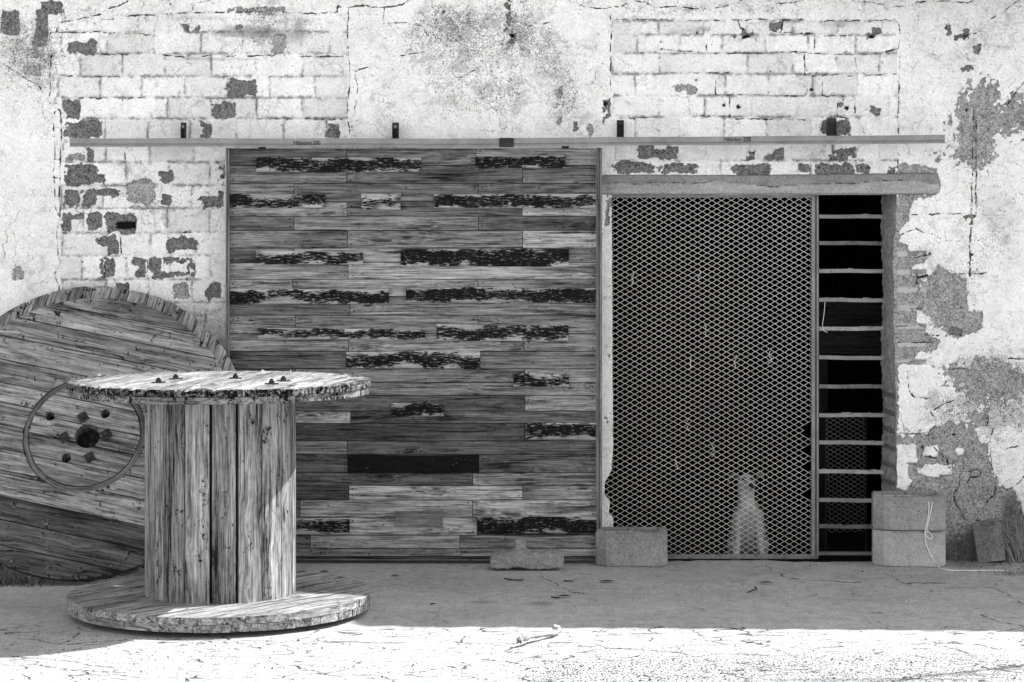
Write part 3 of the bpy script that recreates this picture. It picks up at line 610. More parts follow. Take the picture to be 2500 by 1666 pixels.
pb = MB(); nails = []
pb.box(P(560, 1357, DY+.03), P(1455, 363, DY+.012)+Vector((0, .02, 0)), tone=.03)
for r, (y0, y1, js) in enumerate(ROWS):
    e = [560]+js+[1456]
    for k in range(len(e)-1):
        tn = LIGHTB.get((r, k), random.uniform(.10, .25)); pr = random.uniform(0, .004)
        a = P(e[k]+.7, y1-.9, DY); b = P(e[k+1]-.7, y0+.9, DY)
        sag = 0
        pb.box((a.x, DY-pr, a.z), (b.x, DY+.018, b.z), 0, tn)
        for ex_ in (e[k]+10, e[k+1]-10):
            for yy_ in (y0+9, y1-9):
                q = P(ex_+random.uniform(-2, 2), yy_+random.uniform(-2, 2), DY); nails.append((q.x, DY-pr-.0015, q.z))
        for _ in range(random.randint(0, 3)):
            q = P(random.uniform(e[k]+10, e[k+1]-10), random.uniform(y0+6, y1-6), DY); nails.append((q.x, DY-pr-.0015, q.z))
for q in nails: cyl(pb, q, (0, 1, 0), random.uniform(.0028, .0045), .003, 6, .012)
settle(pb.build('board_panel', W_DOOR, door), door)
STR = [(626,385,1028,421,.30),(1162,381,1381,411,.32),(559,474,794,508,.32),(882,474,978,513,.16),(1060,474,1455,508,.30),(625,614,886,646,.30),(978,608,1389,651,.38),(562,706,950,743,.22),(991,703,1454,740,.30),
 (629,802,1038,830,.24),(1066,793,1388,833,.26),(845,858,1172,900,.22),(1254,913,1389,945,.30),(955,986,1084,1017,.34),(1283,1033,1455,1074,.26),(849,1111,1169,1155,.75),(722,1267,853,1305,.20),(1166,1263,1458,1302,.34)]
for i, (x0, y0, x1, y1, cv) in enumerate(STR):
    n = max(8, int((x1-x0)/9)); vs = []; gr = []; ex = []; ln = 7; sd = 3.7*i+.3
    wa = random.uniform(.1, .9)*3; wph = random.uniform(0, 6)
    for a in range(n+1):
        px = x0+(x1-x0)*a/n; w1 = 1.8*math.sin((px-x0)/62+wph)*wa; w2 = 1.2*math.sin((px-x0)/48+wph*2)
        prf = [(DY-.002, 0, 0), (DY-.017, 0, 0), (DY-.021, .06, .06), (DY-.022-.002*math.sin(px*.03), .5, .5), (DY-.021, .94, .94), (DY-.017, 1, 1), (DY-.002, 1, 1)]
        for yy_, t, vv in prf:
            q = P(px, (y1+w2*.5)+((y0+w1*.55)-(y1+w2*.5))*t, yy_); vs.append((q.x, yy_, q.z)); gr.append((q.x+sd, q.z+sd, sd)); ex.append(vv)
    fs = [(a*ln+k, a*ln+k+1, (a+1)*ln+k+1, (a+1)*ln+k) for a in range(n) for k in range(ln-1)]
    fs += [tuple(range(ln)), tuple(range(n*ln, n*ln+ln))]
    mb = MB(); mb.add(vs, fs, gr, cv, ex); settle(mb.build('painted_strip', PAINT, door), door)
for x0, y0, x1, y1 in [(965, 1248, 1081, 1284), (749, 914, 819, 926)]:
    mb = MB(); a = P(x0, y1, DY); b = P(x1, y0, DY); mb.box((a.x, DY-.024, a.z), (b.x, DY-.005, b.z), 0, .22)
    o = settle(mb.build('bare_batten', W_LIGHT, door), door); o['label'] = 'short unpainted batten nailed over the lower boards' if x0 > 900 else 'thin unpainted batten at the level of the reel top'
for nm, xa, xb in (('edge_trim', 551, 559.5), ('edge_trim', 1457, 1470)):
    mb = MB(); a = P(xa, 1362, DY-.03); b = P(xb, 361, DY-.03)
    mb.box((a.x, DY-.03, a.z), (a.x+(b.x-a.x)*.45, DY+.03, b.z), 2, .14); mb.box((a.x+(b.x-a.x)*.55, DY-.026, a.z), (b.x, DY+.03, b.z), 2, .2)
    mb.box((a.x+(b.x-a.x)*.44, DY-.01, a.z), (a.x+(b.x-a.x)*.56, DY+.028, b.z), 2, .03)
    settle(mb.build(nm, W_LIGHT, door), door)
mb = MB(); a = P(560, 1366, DY); b = P(1456, 1360, DY); mb.box((a.x, DY-.004, a.z), (b.x, DY+.03, b.z), 0, .06); settle(mb.build('bottom_rail', W_DOOR, door), door)
for px in (640, 1380):
    mb = MB(); q = P(px, 360, DY); mb.box((q.x-.02, DY-.0, q.z-.02), (q.x+.02, DY+.012, q.z+.035), 2, .1); settle(mb.build('hanger', IRON, door), door)

# ------------------------------------------------------------------ door track
trk = thing('sliding_door_track', 'long galvanised steel track above the board door, held by four iron brackets', 'door track', P(1240, 345, 12.82))
def rail(x0, yt0, x1, yt1, h=20.5):
    mb = MB(); Y0 = 12.80
    prof_ = [(0, 13.0-.13, 0), (0, Y0+.01, 0), (.06, Y0, 0), (.62, Y0, 0), (.68, Y0+.006, 0), (.76, Y0+.006, 0), (.80, Y0, 0), (1, Y0+.002, 0), (1, Y0+.02, 0), (.97, Y0+.06, 0)]
    vs = []; n = 24
    for i in range(n+1):
        t = i/n; px = x0+(x1-x0)*t; yt = yt0+(yt1-yt0)*t+.35*math.sin(t*17)
        for a, yy_, _ in prof_: q = P(px, yt+a*h, Y0); vs.append((q.x, yy_, q.z))
    ln = len(prof_); fs = [(i*ln+k, i*ln+(k+1) % ln, (i+1)*ln+(k+1) % ln, (i+1)*ln+k) for i in range(n) for k in range(ln)]
    fs += [tuple(range(ln)), tuple(range(n*ln, n*ln+ln))]
    mb.add(vs, fs); return settle(mb.build('rail', RAIL, trk), trk)
r1 = rail(170, 338, 1222, 338.5); r2 = rail(1252, 337, 2307, 329.8)
mb = MB(); a = P(1219, 359, 12.79); b = P(1254, 337, 12.79); mb.box((a.x, 12.792, a.z), (b.x, 12.85, b.z)); settle(mb.build('joint_sleeve', IRON, trk), trk)
for x0, x1, y0, y1 in ((438,455,300,339),(956,974,300,339),(1507,1523,294,336),(2022,2041,289,332)):
    mb = MB(); a = P(x0, y1, 12.90); b = P(x1, y0, 12.97)
    mb.box((a.x, 12.955, a.z-.0), (b.x, 12.972, b.z)); mb.box((a.x, 12.82, a.z-.012), (b.x, 12.97, a.z)); mb.box((a.x+.002, 12.93, a.z), (a.x+.006, 12.955, b.z-.02)); mb.box((b.x-.006, 12.93, a.z), (b.x-.002, 12.955, b.z-.02))
    br = settle(mb.build('bracket', IRON, trk), trk)
    bo = MB(); q = P((x0+x1)/2, y0+10, 12.94); cyl(bo, (q.x, 12.944, q.z), (0, 1, 0), .010, .012, 6); o = bo.build('bolt', RAIL if x0 < 1400 else IRON, br)
def text_mesh(s, px0, px1, pyb, pyt, Y, slope, parent):
    cu = bpy.data.curves.new('t', 'FONT'); cu.body = s; cu.extrude = .0006
    o = bpy.data.objects.new('t', cu); scn.collection.objects.link(o); bpy.context.view_layer.update()
    me = bpy.data.meshes.new_from_object(o.evaluated_get(bpy.context.evaluated_depsgraph_get())); bpy.data.objects.remove(o)
    co = np.array([v_.co[:] for v_ in me.vertices]); lo = co.min(0); hi = co.max(0)
    a = P(px0, pyb, Y); b = P(px1, pyt, Y)
    for v_ in me.vertices:
        t = (v_.co.x-lo[0])/(hi[0]-lo[0]); s_ = (v_.co.y-lo[1])/(hi[1]-lo[1])
        v_.co = (a.x+(b.x-a.x)*t, Y+.0006-v_.co.z, a.z+(b.z-a.z)*s_+slope*t)
    me.materials.clear(); me.materials.append(INK); t = link(bpy.data.objects.new('lettering', me), parent); return t
text_mesh('Hillaldam 200', 717, 782, 353.5, 344, 12.7985, 0, r1)
text_mesh('Hillaldam 200', 1768, 1831, 345, 336.0, 12.7985, .001, r2)
bx_ = MB()
for x0, y0, x1, y1 in ((1815.5, 335.3, 1832.5, 336.2), (1815.5, 345.6, 1832.5, 346.5), (1832, 335.3, 1832.9, 346.5)):
    a = P(x0, y1, 12.798); b = P(x1, y0, 12.798); bx_.box((a.x, 12.7975, a.z), (b.x, 12.7995, b.z))
bx_.build('lettering', INK, r2)

# ------------------------------------------------------------------ expanded metal gate
GYY = 13.10
gate = thing('mesh_gate', 'tall steel gate of diamond expanded mesh filling the left of the doorway', 'gate', P(1740, 1362, GYY))
mb = MB(); pw, ph = 23.6, 13.55
def strand(mbx, X0, X1, py, flip, Y, pw, ph, sx=1.0, gap=None, wd=.0021):
    """one zigzag strand of expanded metal, flat at the bonds"""
    pts = []; n = int((X1-X0)/pw*2)+2
    for i in range(n+1):
        px = X0+i*pw/2; up = (i % 2 == 0) ^ flip; yy_ = py+(-ph/4 if up else ph/4)*1.0; hf = pw*.045
        pts += [(px-hf, yy_), (px+hf, yy_)]
    pts = [(min(max(x, X0), X1), y+1.6*math.sin(x*.011+y*.004)+.8*math.sin(x*.031+y*.02)) for x, y in pts]
    run = []
    for p in pts+[None]:
        if p is None or (gap and gap(p)):
            if len(run) > 1:
                vs = []
                for i, (x, y) in enumerate(run):
                    q = P(x, y, Y); vs += [(q.x, Y-.0016, q.z+wd), (q.x, Y+.0016, q.z-wd), (q.x, Y+.0030, q.z-wd*.6), (q.x, Y-.0002, q.z+wd*1.3)]
                fs = [(4*i+k, 4*i+(k+1) % 4, 4*i+4+(k+1) % 4, 4*i+4+k) for i in range(len(run)-1) for k in range(4)]
                mbx.add(vs, fs)
            run = []
        else: run.append(p)
gapf = lambda p: (p[0] > 1973+4*math.sin(p[1]*.13)) and (1030 < p[1] < 1062 or 1090 < p[1] < 1112 or 1128 < p[1] < 1146 or 1195 < p[1] < 1215)
y = 478.0; k = 0
while y < 1352:
    strand(mb, 1455, 1983, y, k % 2 == 1, GYY+.006*math.sin(y*.013)+.002*math.sin(y*.07), pw, ph, gap=gapf, wd=.0015); y += ph/2; k += 1
settle(mb.build('expanded_mesh', MESHM, gate), gate)
mb = MB(); a = P(1440, 1363, GYY); b = P(1996, 1351, GYY)
mb.box((a.x, GYY-.018, a.z), (b.x, GYY-.014, b.z-.004), 0, .2); mb.box((a.x, GYY-.03, a.z), (b.x, GYY-.0145, a.z+.009), 0, .2)
settle(mb.build('bottom_rail', BARS2, gate), gate)
mb = MB(); a = P(1981, 1363, GYY); b = P(1996, 474, GYY)
mb.box((a.x, GYY-.02, a.z+.012), (a.x+.018, GYY+.015, b.z)); mb.box((b.x-.008, GYY-.028, a.z+.012), (b.x, GYY+.015, b.z)); mb.box((a.x+.018, GYY-.004, a.z+.012), (b.x-.008, GYY+.015, b.z))
settle(mb.build('stile', EDGE, gate), gate)
mb = MB(); a = P(1440, 483, GYY); b = P(1996, 476, GYY); mb.box((a.x, GYY-.02, a.z), (b.x-.036, GYY+.01, b.z)); settle(mb.build('top_rail', BARS, gate), gate)
for x, y in ((1707, 672), (1678, 1035), (1740, 1098), (1652, 1130), (1685, 885), (1797, 880), (1545, 680), (1880, 870), (1725, 805)):
    mb = MB(); q = P(x, y, GYY-.006); pts = [q+Vector((random.uniform(-.012, .012), random.uniform(-.004, .004), .03-.012*i)) for i in range(7)]
    tube(mb, pts, .0016, 5); settle(mb.build('wire_tie', MESHM, gate), gate)

# barred frame to the right of the gate
BY = 13.30
bar = thing('barred_screen', 'ladder of twelve flat steel bars closing the dark gap right of the mesh gate', 'security bars', P(2080, 1362, BY))
for i, (y, e) in enumerate([(529,2170),(594,2170),(662,2166),(733,2163),(803,2163),(874,2162),(944,2160),(1014,2158),(1081,2156),(1152,2155),(1222,2155),(1286,2155)]):
    mb = MB(); t0 = 4.6; sk = random.uniform(-1.5, 1.5)
    vs = []; 
    for px in np.linspace(1990, e+10, 8):
        s_ = sk*(px-2070)/90+.5*math.sin(px*.05+i)
        for yy_, dy in ((BY, -t0), (BY, t0), (BY+.02, t0), (BY+.02, -t0)): q = P(px, y+dy+s_, BY); vs.append((q.x, yy_, q.z))
    fs = [(4*a+k, 4*a+(k+1) % 4, 4*a+4+(k+1) % 4, 4*a+4+k) for a in range(7) for k in range(4)]+[(0, 1, 2, 3), (28, 29, 30, 31)]
    mb.add(vs, fs)
    for _ in range(random.randint(0, 4) if i > 2 else 1):   # lumps of dried dirt on the bar
        q = P(random.uniform(2000, 2150), y-random.uniform(3, 5), BY); mb.box(q+Vector((-.012, -.003, -.003)), q+Vector((random.uniform(0, .03), .004, random.uniform(.002, .007))))
    settle(mb.build('crossbar', (BARS, BARS2, BARS, BARS, BARS3)[i % 5], bar), bar)
mb = MB(); a = P(1997, 1362, BY); b = P(2004, 478, BY); mb.box((a.x-.03, BY+.0, a.z), (b.x-.012, BY+.03, b.z)); settle(mb.build('upright', EDGE, bar), bar)
mb = MB(); a = P(1990, 1356, BY-.02); b = P(2165, 1348, BY-.02); mb.box((a.x, BY-.02, a.z), (b.x, BY, b.z)); settle(mb.build('bottom_rail', EDGE, bar), bar)

mb = MB(); tube(mb, smooth_pts([P(2014, 738, 13.28), P(2012, 765, 13.27), P(2008, 795, 13.275), P(2012, 808, 13.27), P(2020, 812, 13.28)], 4), .0018, 5); settle(mb.build('hanging_wire', MESHM, bar), bar)
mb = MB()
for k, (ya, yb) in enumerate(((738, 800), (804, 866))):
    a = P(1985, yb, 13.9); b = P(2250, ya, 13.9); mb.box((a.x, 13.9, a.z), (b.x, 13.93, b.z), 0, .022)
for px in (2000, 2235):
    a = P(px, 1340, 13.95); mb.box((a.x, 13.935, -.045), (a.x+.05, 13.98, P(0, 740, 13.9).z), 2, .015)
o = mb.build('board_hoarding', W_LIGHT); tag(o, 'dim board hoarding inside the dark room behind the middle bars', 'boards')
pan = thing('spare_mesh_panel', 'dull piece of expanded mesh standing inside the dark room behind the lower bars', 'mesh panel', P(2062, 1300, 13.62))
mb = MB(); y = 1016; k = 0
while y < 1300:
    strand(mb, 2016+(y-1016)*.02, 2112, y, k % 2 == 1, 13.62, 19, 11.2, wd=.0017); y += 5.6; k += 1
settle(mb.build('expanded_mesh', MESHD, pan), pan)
mb = MB()
for x in (2016, 2114):
    a = P(x-1, 1366, 13.63); b = P(x+1, 1012, 13.63); mb.box((a.x, 13.625, -.045), (b.x, 13.632, b.z))
settle(mb.build('edge_rod', IRON, pan), pan)

# ------------------------------------------------------------------ cable reels
def board_layer(mb, c, ux, uy, un, rad, th, bw, ang, holes=(), tone=(.2, .3), ragged=.0, seed=0, gap=.0035, base=0.0, exw=0.0, dx=.008, tonef=None, raise_=0.0):
    """disc of parallel boards; in-plane axes ux, uy, normal un; top at base+th"""
    rr = random.Random(seed); ca, sa = math.cos(ang), math.sin(ang)
    bx, by = ux*ca+uy*sa, uy*ca-ux*sa
    H = [((hx*ca+hy*sa), (hy*ca-hx*sa), hr) for hx, hy, hr in holes]
    y = -rad-rr.uniform(0, bw*.5)
    while y < rad:
        w_ = bw*rr.uniform(.85, 1.15); y0 = max(y+gap/2, -rad*.9999); y1 = min(y+w_-gap/2, rad*.9999); ymid = (y+y+w_)/2; y += w_
        if y1-y0 < .004: continue
        tn = rr.uniform(*tone) if tonef is None else tonef(ymid, rr); pr = rr.uniform(-.0015, .0015)+base
        ys0 = 0 if y0 < 0 < y1 else min(abs(y0), abs(y1)); xm = math.sqrt(max(rad*rad-ys0*ys0, 0))
        s0 = rr.uniform(0, 40); e0 = rr.uniform(-ragged, 0); e1 = rr.uniform(-ragged, 0)
        xs_ = list(np.arange(-xm, xm, dx))+[xm]
        for hx, hy, hr in H: xs_ += [hx-hr, hx+hr] if abs(hx) < xm else []
        xs_ = sorted(set(round(x, 5) for x in xs_ if -xm+(-e0) <= x <= xm+e1))
        def ivs(x):
            lim = math.sqrt(max(rad*rad-x*x, 0)); a, b = max(y0, -lim), min(y1, lim)
            if ragged:
                jt = 1
            out = [(a, b)] if b > a else []
            for hx, hy, hr in H:
                if abs(x-hx) < hr:
                    hh = math.sqrt(hr*hr-(x-hx)**2); new = []
                    for p, q in out:
                        if hy-hh > p: new.append((p, min(q, hy-hh)))
                        if hy+hh < q: new.append((max(p, hy+hh), q))
                    out = new
            return out
        for xa, xb in zip(xs_[:-1], xs_[1:]):
            mid = ivs((xa+xb)/2)
            for p, q in mid:
                def match(x):
                    lim = math.sqrt(max(rad*rad-x*x, 0)); p_, q_ = max(p if p == y0 else -9, y0, -lim), min(y1, lim)
                    b_ = ivs(x)
                    if len(b_) == len(mid): return b_[mid.index((p, q))]
                    cm = (p+q)/2
                    for hx, hy, hr in H:
                        if abs(abs(x-hx)-hr) < 2e-5 and y0-hr < hy < y1+hr:
                            return (min(p, q_) if cm > hy and False else (max(y0, -lim), min(hy, q_)) if cm < hy else (max(hy, p_), min(y1, lim)))
                    return (p, q)
                pa, qa = match(xa); pb_, qb = match(xb)
                if qa < pa: pa = qa = (pa+qa)/2
                if qb < pb_: pb_ = qb = (pb_+qb)/2
                pts = [(xa, pa), (xb, pb_), (xb, qb), (xa, qa)]; V_ = []; g_ = []
                for zt in (pr+th, pr):
                    for (x, yy_) in pts:
                        V_.append(c+bx*x+by*yy_+un*zt); g_.append((x+s0, yy_+s0*.37, zt+s0))
                last = xb == xs_[-1]; first = xa == xs_[0]
                fs = [(0, 1, 2, 3), (4, 7, 6, 5), (0, 4, 5, 1), (3, 2, 6, 7)]
                if last or len(ivs(xb+1e-4)) != len(mid): fs.append((1, 5, 6, 2))
                if first or len(ivs(xa-1e-4)) != len(mid): fs.append((0, 3, 7, 4))
                rad_ex = exw if exw else 0
                mb.add(V_, fs, g_, tn, [rad_ex*(1 if math.hypot(x, yy_) > rad*.965-.01 else 0) for (x, yy_) in pts]*2)

# the standing reel
RC = Vector((-1.439, 11.3, 0)); RR = .742
reel = thing('cable_reel', 'wooden cable reel standing upright as a table with a sunlit rotting top', 'cable reel', RC)
X_, Y_, Z_ = Vector((1, 0, 0)), Vector((0, 1, 0)), Vector((0, 0, 1))
O = Vector((0, 0, 0))
mb = MB(); board_layer(mb, O+Vector((0, 0, .063)), X_, Y_, Z_, RR, .034, .13, R(48), tone=(.25, .34), seed=3, ragged=.006, exw=.22)
board_layer(mb, O+Vector((0, 0, .026)), X_, Y_, Z_, RR*.995, .035, .14, R(138), tone=(.24, .33), seed=4, exw=.12)
lf = mb.build('lower_flange', W_REEL, reel)
mb = MB(); board_layer(mb, O+Vector((0, -.022, 1.112)), X_, Y_*.955, Z_, RR, .031, .145, R(79), tone=(.20, .28), seed=13, ragged=.03, exw=1.1, gap=.008)
board_layer(mb, O+Vector((0, -.018, 1.079)), X_, Y_*.96, Z_, RR*.99, .032, .14, R(169), tone=(.16, .24), seed=6, exw=.45)
tf = mb.build('upper_flange', W_REEL, reel)
# splinters and broken board ends on the top
for i in range(46):
    a = random.uniform(-math.pi*.86, -math.pi*.1) if i < 34 else random.uniform(0, math.pi); r0 = RR*random.uniform(.93, 1.0); q = Vector((r0*math.cos(a), r0*math.sin(a)*.955-.022, 1.141))
    if i > 40: q = Vector((random.uniform(-.12, .02), -.68+random.uniform(-.03, .05), 1.143))
    d = Vector((.19, .98, 0)); L = random.uniform(.03, .13); s_ = random.uniform(.003, .011); h_ = random.uniform(.002, .014)
    n_ = Vector((.98, -.19, 0))*s_
    mb2 = [q-d*L*.5-n_, q-d*L*.5+n_, q+d*L*.5+n_*.2, q-d*L*.3+Vector((0, 0, h_))]
    sp = MB(); sp.add(mb2, [(0, 1, 3), (1, 2, 3), (2, 0, 3), (0, 2, 1)], None, random.uniform(.12, .34), 0); sp.build('splinter', W_LIGHT, reel)
q0 = Vector((-.075, -.70, 1.139))
for k in range(5):
    sp = MB(); a = R(-20+22*k); sp.add([q0, q0+Vector((.06*math.cos(a)+.03, .05*math.sin(a), .012+.004*k)), q0+Vector((.14, -.02+.012*k, .004)), q0+Vector((.05, .01, -.002))], [(0, 1, 2), (0, 2, 3), (0, 1, 3)], None, .5, 0); sp.build('splinter', W_LIGHT, reel)
# staves of the drum
mb = MB(); rb = .372
for k in range(18):
    a0 = R(-90+.3+k*19.9+(k > 0)*.0); gl = R(.25)
    a0 = R(-90+20*k); a1 = a0+R(20)
    ga = R(.42); gb = R(.42)
    if k == 17: gb = R(1.1)
    if k == 0: ga = R(1.0); gb = R(1.2)
    if k == 1: ga = R(1.1)
    tn = random.uniform(.20, .32)
    if k == 0: tn = .22
    vs = []; gr = []; s0 = random.uniform(0, 30); n = 5
    for j in range(n+1):
        a = a0+ga+(a1-gb-a0-ga)*j/n; rv = rb-.004*abs(j/n-.5)*2-(.004 if k in (0,) else 0)
        for r_, zz in ((rv, .095), (rv, 1.08), (rv-.03, 1.08), (rv-.03, .095)):
            vs.append((r_*math.cos(a), r_*math.sin(a), zz)); gr.append((zz*.9+s0, a*rb+s0, r_))
    m_ = 4; fs = [(j*m_+i, j*m_+(i+1) % m_, (j+1)*m_+(i+1) % m_, (j+1)*m_+i) for j in range(n) for i in range(m_)]+[(0, 1, 2, 3), (n*4, n*4+1, n*4+2, n*4+3)]
    mb.add(vs, fs, gr, tn, 0)
cyl(mb, (0, 0, .1), (0, 0, 1), rb-.045, .97, 24, .02)
mb.build('drum', W_STAVE, reel)
for px, py in ((387, 934), (429, 925), (575, 924), (663, 937), (692, 930)):
    z_ = 1.145; Yp = F*(HC-z_)/(py-HOR); q = Vector(((px-1250)*Yp/F, Yp, 0))-RC; q.z = z_
    if q.xy.length > .6: q.xy = q.xy*.6/q.xy.length
    mb = MB(); mb.box(q+Vector((-.032, -.032, -.002)), q+Vector((.032, .032, .002))); cyl(mb, q+Vector((0, 0, .002)), (0, 0, 1), .015, .013, 6); cyl(mb, q+Vector((0, 0, .015)), (0, 0, 1), .008, .008, 8)
    mb.build('bolt', IRON, reel)
for k in range(6):
    a = R(60*k+15); mb = MB(); cyl(mb, (.5*math.cos(a), .5*math.sin(a), -.002), (0, 0, 1), .03, .03, 8); mb.build('bolt_head', IRON, reel)

# the big flange leaning on the wall
th = R(28); un = Vector((0, -math.cos(th), math.sin(th))); uu = Vector((0, math.sin(th), math.cos(th)))
B0 = Vector((0, 12.13, .012)); cx = (212-1250)*12.55/F
big = thing('leaning_reel_flange', 'huge round wooden reel end leaning back against the white wall behind the standing reel', 'reel end', (cx, 12.13, 0))
r1_ = .825; C1 = uu*r1_+Vector((0, 0, .012))
def inpl(px, py):
    # intersect the view ray with the flange's face plane
    d = Vector(((px-1250)/F, 1, -(py-HOR)/F)); o0 = Vector((0, 0, HC)); pc = Vector((cx, 12.13, .012))+uu*r1_+un*.05
    t = (pc-o0).dot(un)/d.dot(un); q = o0+d*t-pc; return (q.dot(X_), q.dot(uu))
HOLES = [(*inpl(213, 1065), .070), (*inpl(122, 1016), .027), (*inpl(257, 1010), .027), (*inpl(162, 1118), .027)]
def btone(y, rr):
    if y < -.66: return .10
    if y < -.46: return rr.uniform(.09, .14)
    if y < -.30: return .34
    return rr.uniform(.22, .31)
mb = MB(); ringh = [(HOLES[0][0], HOLES[0][1]-.01, .33)]
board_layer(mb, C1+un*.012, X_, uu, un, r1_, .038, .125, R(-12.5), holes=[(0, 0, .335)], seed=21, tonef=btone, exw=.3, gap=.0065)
board_layer(mb, C1+un*.012, X_, uu, un, .300, .037, .125, R(-12.5), holes=HOLES, tone=(.22, .28), seed=21, exw=0, gap=.0065)
bf = mb.build('face_boards', W_BIG, big)
# recessed ring round the hub
mb = MB(); n = 96
for i in range(n):
    a0 = 2*math.pi*i/n; a1 = 2*math.pi*(i+1)/n-.0004; V_ = []; g_ = []
    for r_ in (.304, .331):
        for a in (a0, a1):
            for zt in (.012, .044): V_.append(C1+X_*(r_*math.cos(a))+uu*(r_*math.sin(a))+un*zt); g_.append((a*.3, r_, zt))
    mb.add(V_, [(1, 3, 7, 5), (0, 1, 5, 4), (2, 6, 7, 3)], g_, .13, 0)
mb.build('hub_ring', W_BIG, big)
mb = MB(); C2 = C1+uu*.054-un*.04
board_layer(mb, C2, X_, uu, un, r1_+.044, .05, .115, R(77.5), holes=[(a_, b_-.054, c_) for a_, b_, c_ in HOLES], tone=(.22, .30), seed=25, ragged=.005, exw=.3, gap=.006, dx=.012)
mb.build('back_boards', W_BIG, big)
mb = MB(); cyl(mb, C1+X_*HOLES[0][0]+uu*HOLES[0][1]-un*.05, un, .09, .008, 24, .015)
for h_ in HOLES[1:]: cyl(mb, C1+X_*h_[0]+uu*h_[1]-un*.05, un, .05, .008, 16, .015)
mb.build('dark_hole_discs', DARK, big)  # near-black discs added behind the holes so they look unlit
for px, py in ((203, 1019), (157, 1068), (260, 1061), (219, 1117)):
    a, b = inpl(px, py); q = C1+X_*a+uu*b+un*.05; mb = MB()
    Mx = Matrix((X_, uu, un)).transposed().to_4x4(); Mx.translation = q; Mx = Mx @ Matrix.Rotation(R(32), 4, 'Z')
    mb.box((-.026, -.026, -.002), (.026, .026, .005), M=Mx); cyl(mb, q+un*.005, un, .013, .012, 6); mb.build('square_washer', IRON, big)
for px, py in ((72, 1044), (116, 1167), (250, 1198), (264, 1190), (352, 1092), (168, 946)):
    a, b = inpl(px, py); q = C1+X_*a+uu*b+un*.0495; mb = MB(); cyl(mb, q, un, .009, .003, 10); mb.build('nail_head', IRON, big)
nh = MB(); cyl(nh, (0, 0, 0), un, .0045, .0014, 6, .02); nh0 = nh.build('nail_head', IRON, big); nh0.location = C1+X_*.4+uu*.5+un*.0498
for i in range(90):
    a = random.uniform(-.7, .75); b = random.choice([.62, .5, .42, .3, -.35, .71])+.05*math.sin(a*3)-a*.2
    if a*a+b*b < .62 and (a*a+b*b) > .13: c_ = nh0.copy(); c_.location = C1+X_*a+uu*b+un*.0498; link(c_, big)

# ------------------------------------------------------------------ concrete blocks
def block_mesh(W=.40, D=.19, H=.197, cl=.055, cr=.045, cd=.05, holes=True):
    bm = bmesh.new()
    out = [(-W/2+cl, -D/2), (W/2-cr, -D/2), (W/2, -D/2+cd), (W/2, D/2-.01), (W/2-.01, D/2), (-W/2+.01, D/2), (-W/2, D/2-.01), (-W/2, -D/2+cd)]
    hs = [(-W/2+.045, -.014), (.014, W/2-.045)] if holes else []
    # build as columns between cell edges so the two cores are open
    xs_ = sorted({-W/2, -W/2+cl, W/2-cr, W/2}|{a for h in hs for a in h})
    def lim(x, s):
        if s < 0:
            if x < -W/2+cl: return -D/2+cd*(1-(x+W/2)/cl)
            if x > W/2-cr: return -D/2+cd*(1-(W/2-x)/cr)
            return -D/2
        return D/2
    quads = []
    for a, b in zip(xs_[:-1], xs_[1:]):
        inh = any(h[0]-1e-6 <= a and b <= h[1]+1e-6 for h in hs)
        ya, yb = lim(a, -1), lim(b, -1)
        if inh:
            quads += [((a, ya), (b, yb), (b, -D/2+.04), (a, -D/2+.04)), ((a, D/2-.035), (b, D/2-.035), (b, D/2), (a, D/2))]
        else: quads.append(((a, ya), (b, yb), (b, D/2), (a, D/2)))
    for q in quads:
        t = [bm.verts.new((x, y, H)) for x, y in q]; b_ = [bm.verts.new((x, y, 0)) for x, y in q]
        bm.faces.new(t); bm.faces.new(b_[::-1])
        for i in range(4): bm.faces.new((t[i], b_[i], b_[(i+1) % 4], t[(i+1) % 4]))
    bmesh.ops.remove_doubles(bm, verts=bm.verts, dist=.0004)
    # drop inner faces shared by neighbouring columns
    seen = {}
    for f in bm.faces:
        k = tuple(sorted(v_.index for v_ in f.verts)); seen.setdefault(k, []).append(f)
    bm.verts.index_update(); seen = {}
    for f in bm.faces: seen.setdefault(tuple(sorted(v_.index for v_ in f.verts)), []).append(f)
    dead = [f for l in seen.values() if len(l) > 1 for f in l]; bmesh.ops.delete(bm, geom=dead, context='FACES_ONLY')
    bmesh.ops.recalc_face_normals(bm, faces=bm.faces)
    sharp = [e for e in bm.edges if len(e.link_faces) == 2 and e.calc_face_angle(0) > .3]
    bmesh.ops.bevel(bm, geom=sharp, offset=.007, segments=2, affect='EDGES')
    return bm
def rough_up(bm, amt, sc=.03, cuts=True, seed=1, mx=.03):
    for _ in range(4):
        es = [e for e in bm.edges if e.calc_length() > mx]
        if not es: break
        bmesh.ops.subdivide_edges(bm, edges=es, cuts=1, use_grid_fill=True)
    bmesh.ops.triangulate(bm, faces=[f for f in bm.faces if len(f.verts) > 4])
    from mathutils import noise
    bm.normal_update()
    for v_ in bm.verts:
        n_ = noise.fractal(v_.co/sc+Vector((seed, seed, 0)), 1, 2, 3); v_.co += v_.normal*n_*amt
def bm_obj(name, bm, mat, parent=None, loc=(0, 0, 0), rot=(0, 0, 0)):
    me = bpy.data.meshes.new(name); bm.to_mesh(me); bm.free(); me.materials.append(mat)
    o = link(bpy.data.objects.new(name, me), parent); o.location = loc; o.rotation_euler = rot; return o
def block(px, py, zb, rot, seed, mat, label, D=.19, holes=True):
    bm = block_mesh(D=D, holes=holes); rough_up(bm, .0016, .02, seed=seed)
    Y = F*HC/(py-HOR) if zb == 0 else None
    return bm, Y
BLK = 'hollow cement blocks by the doorway'
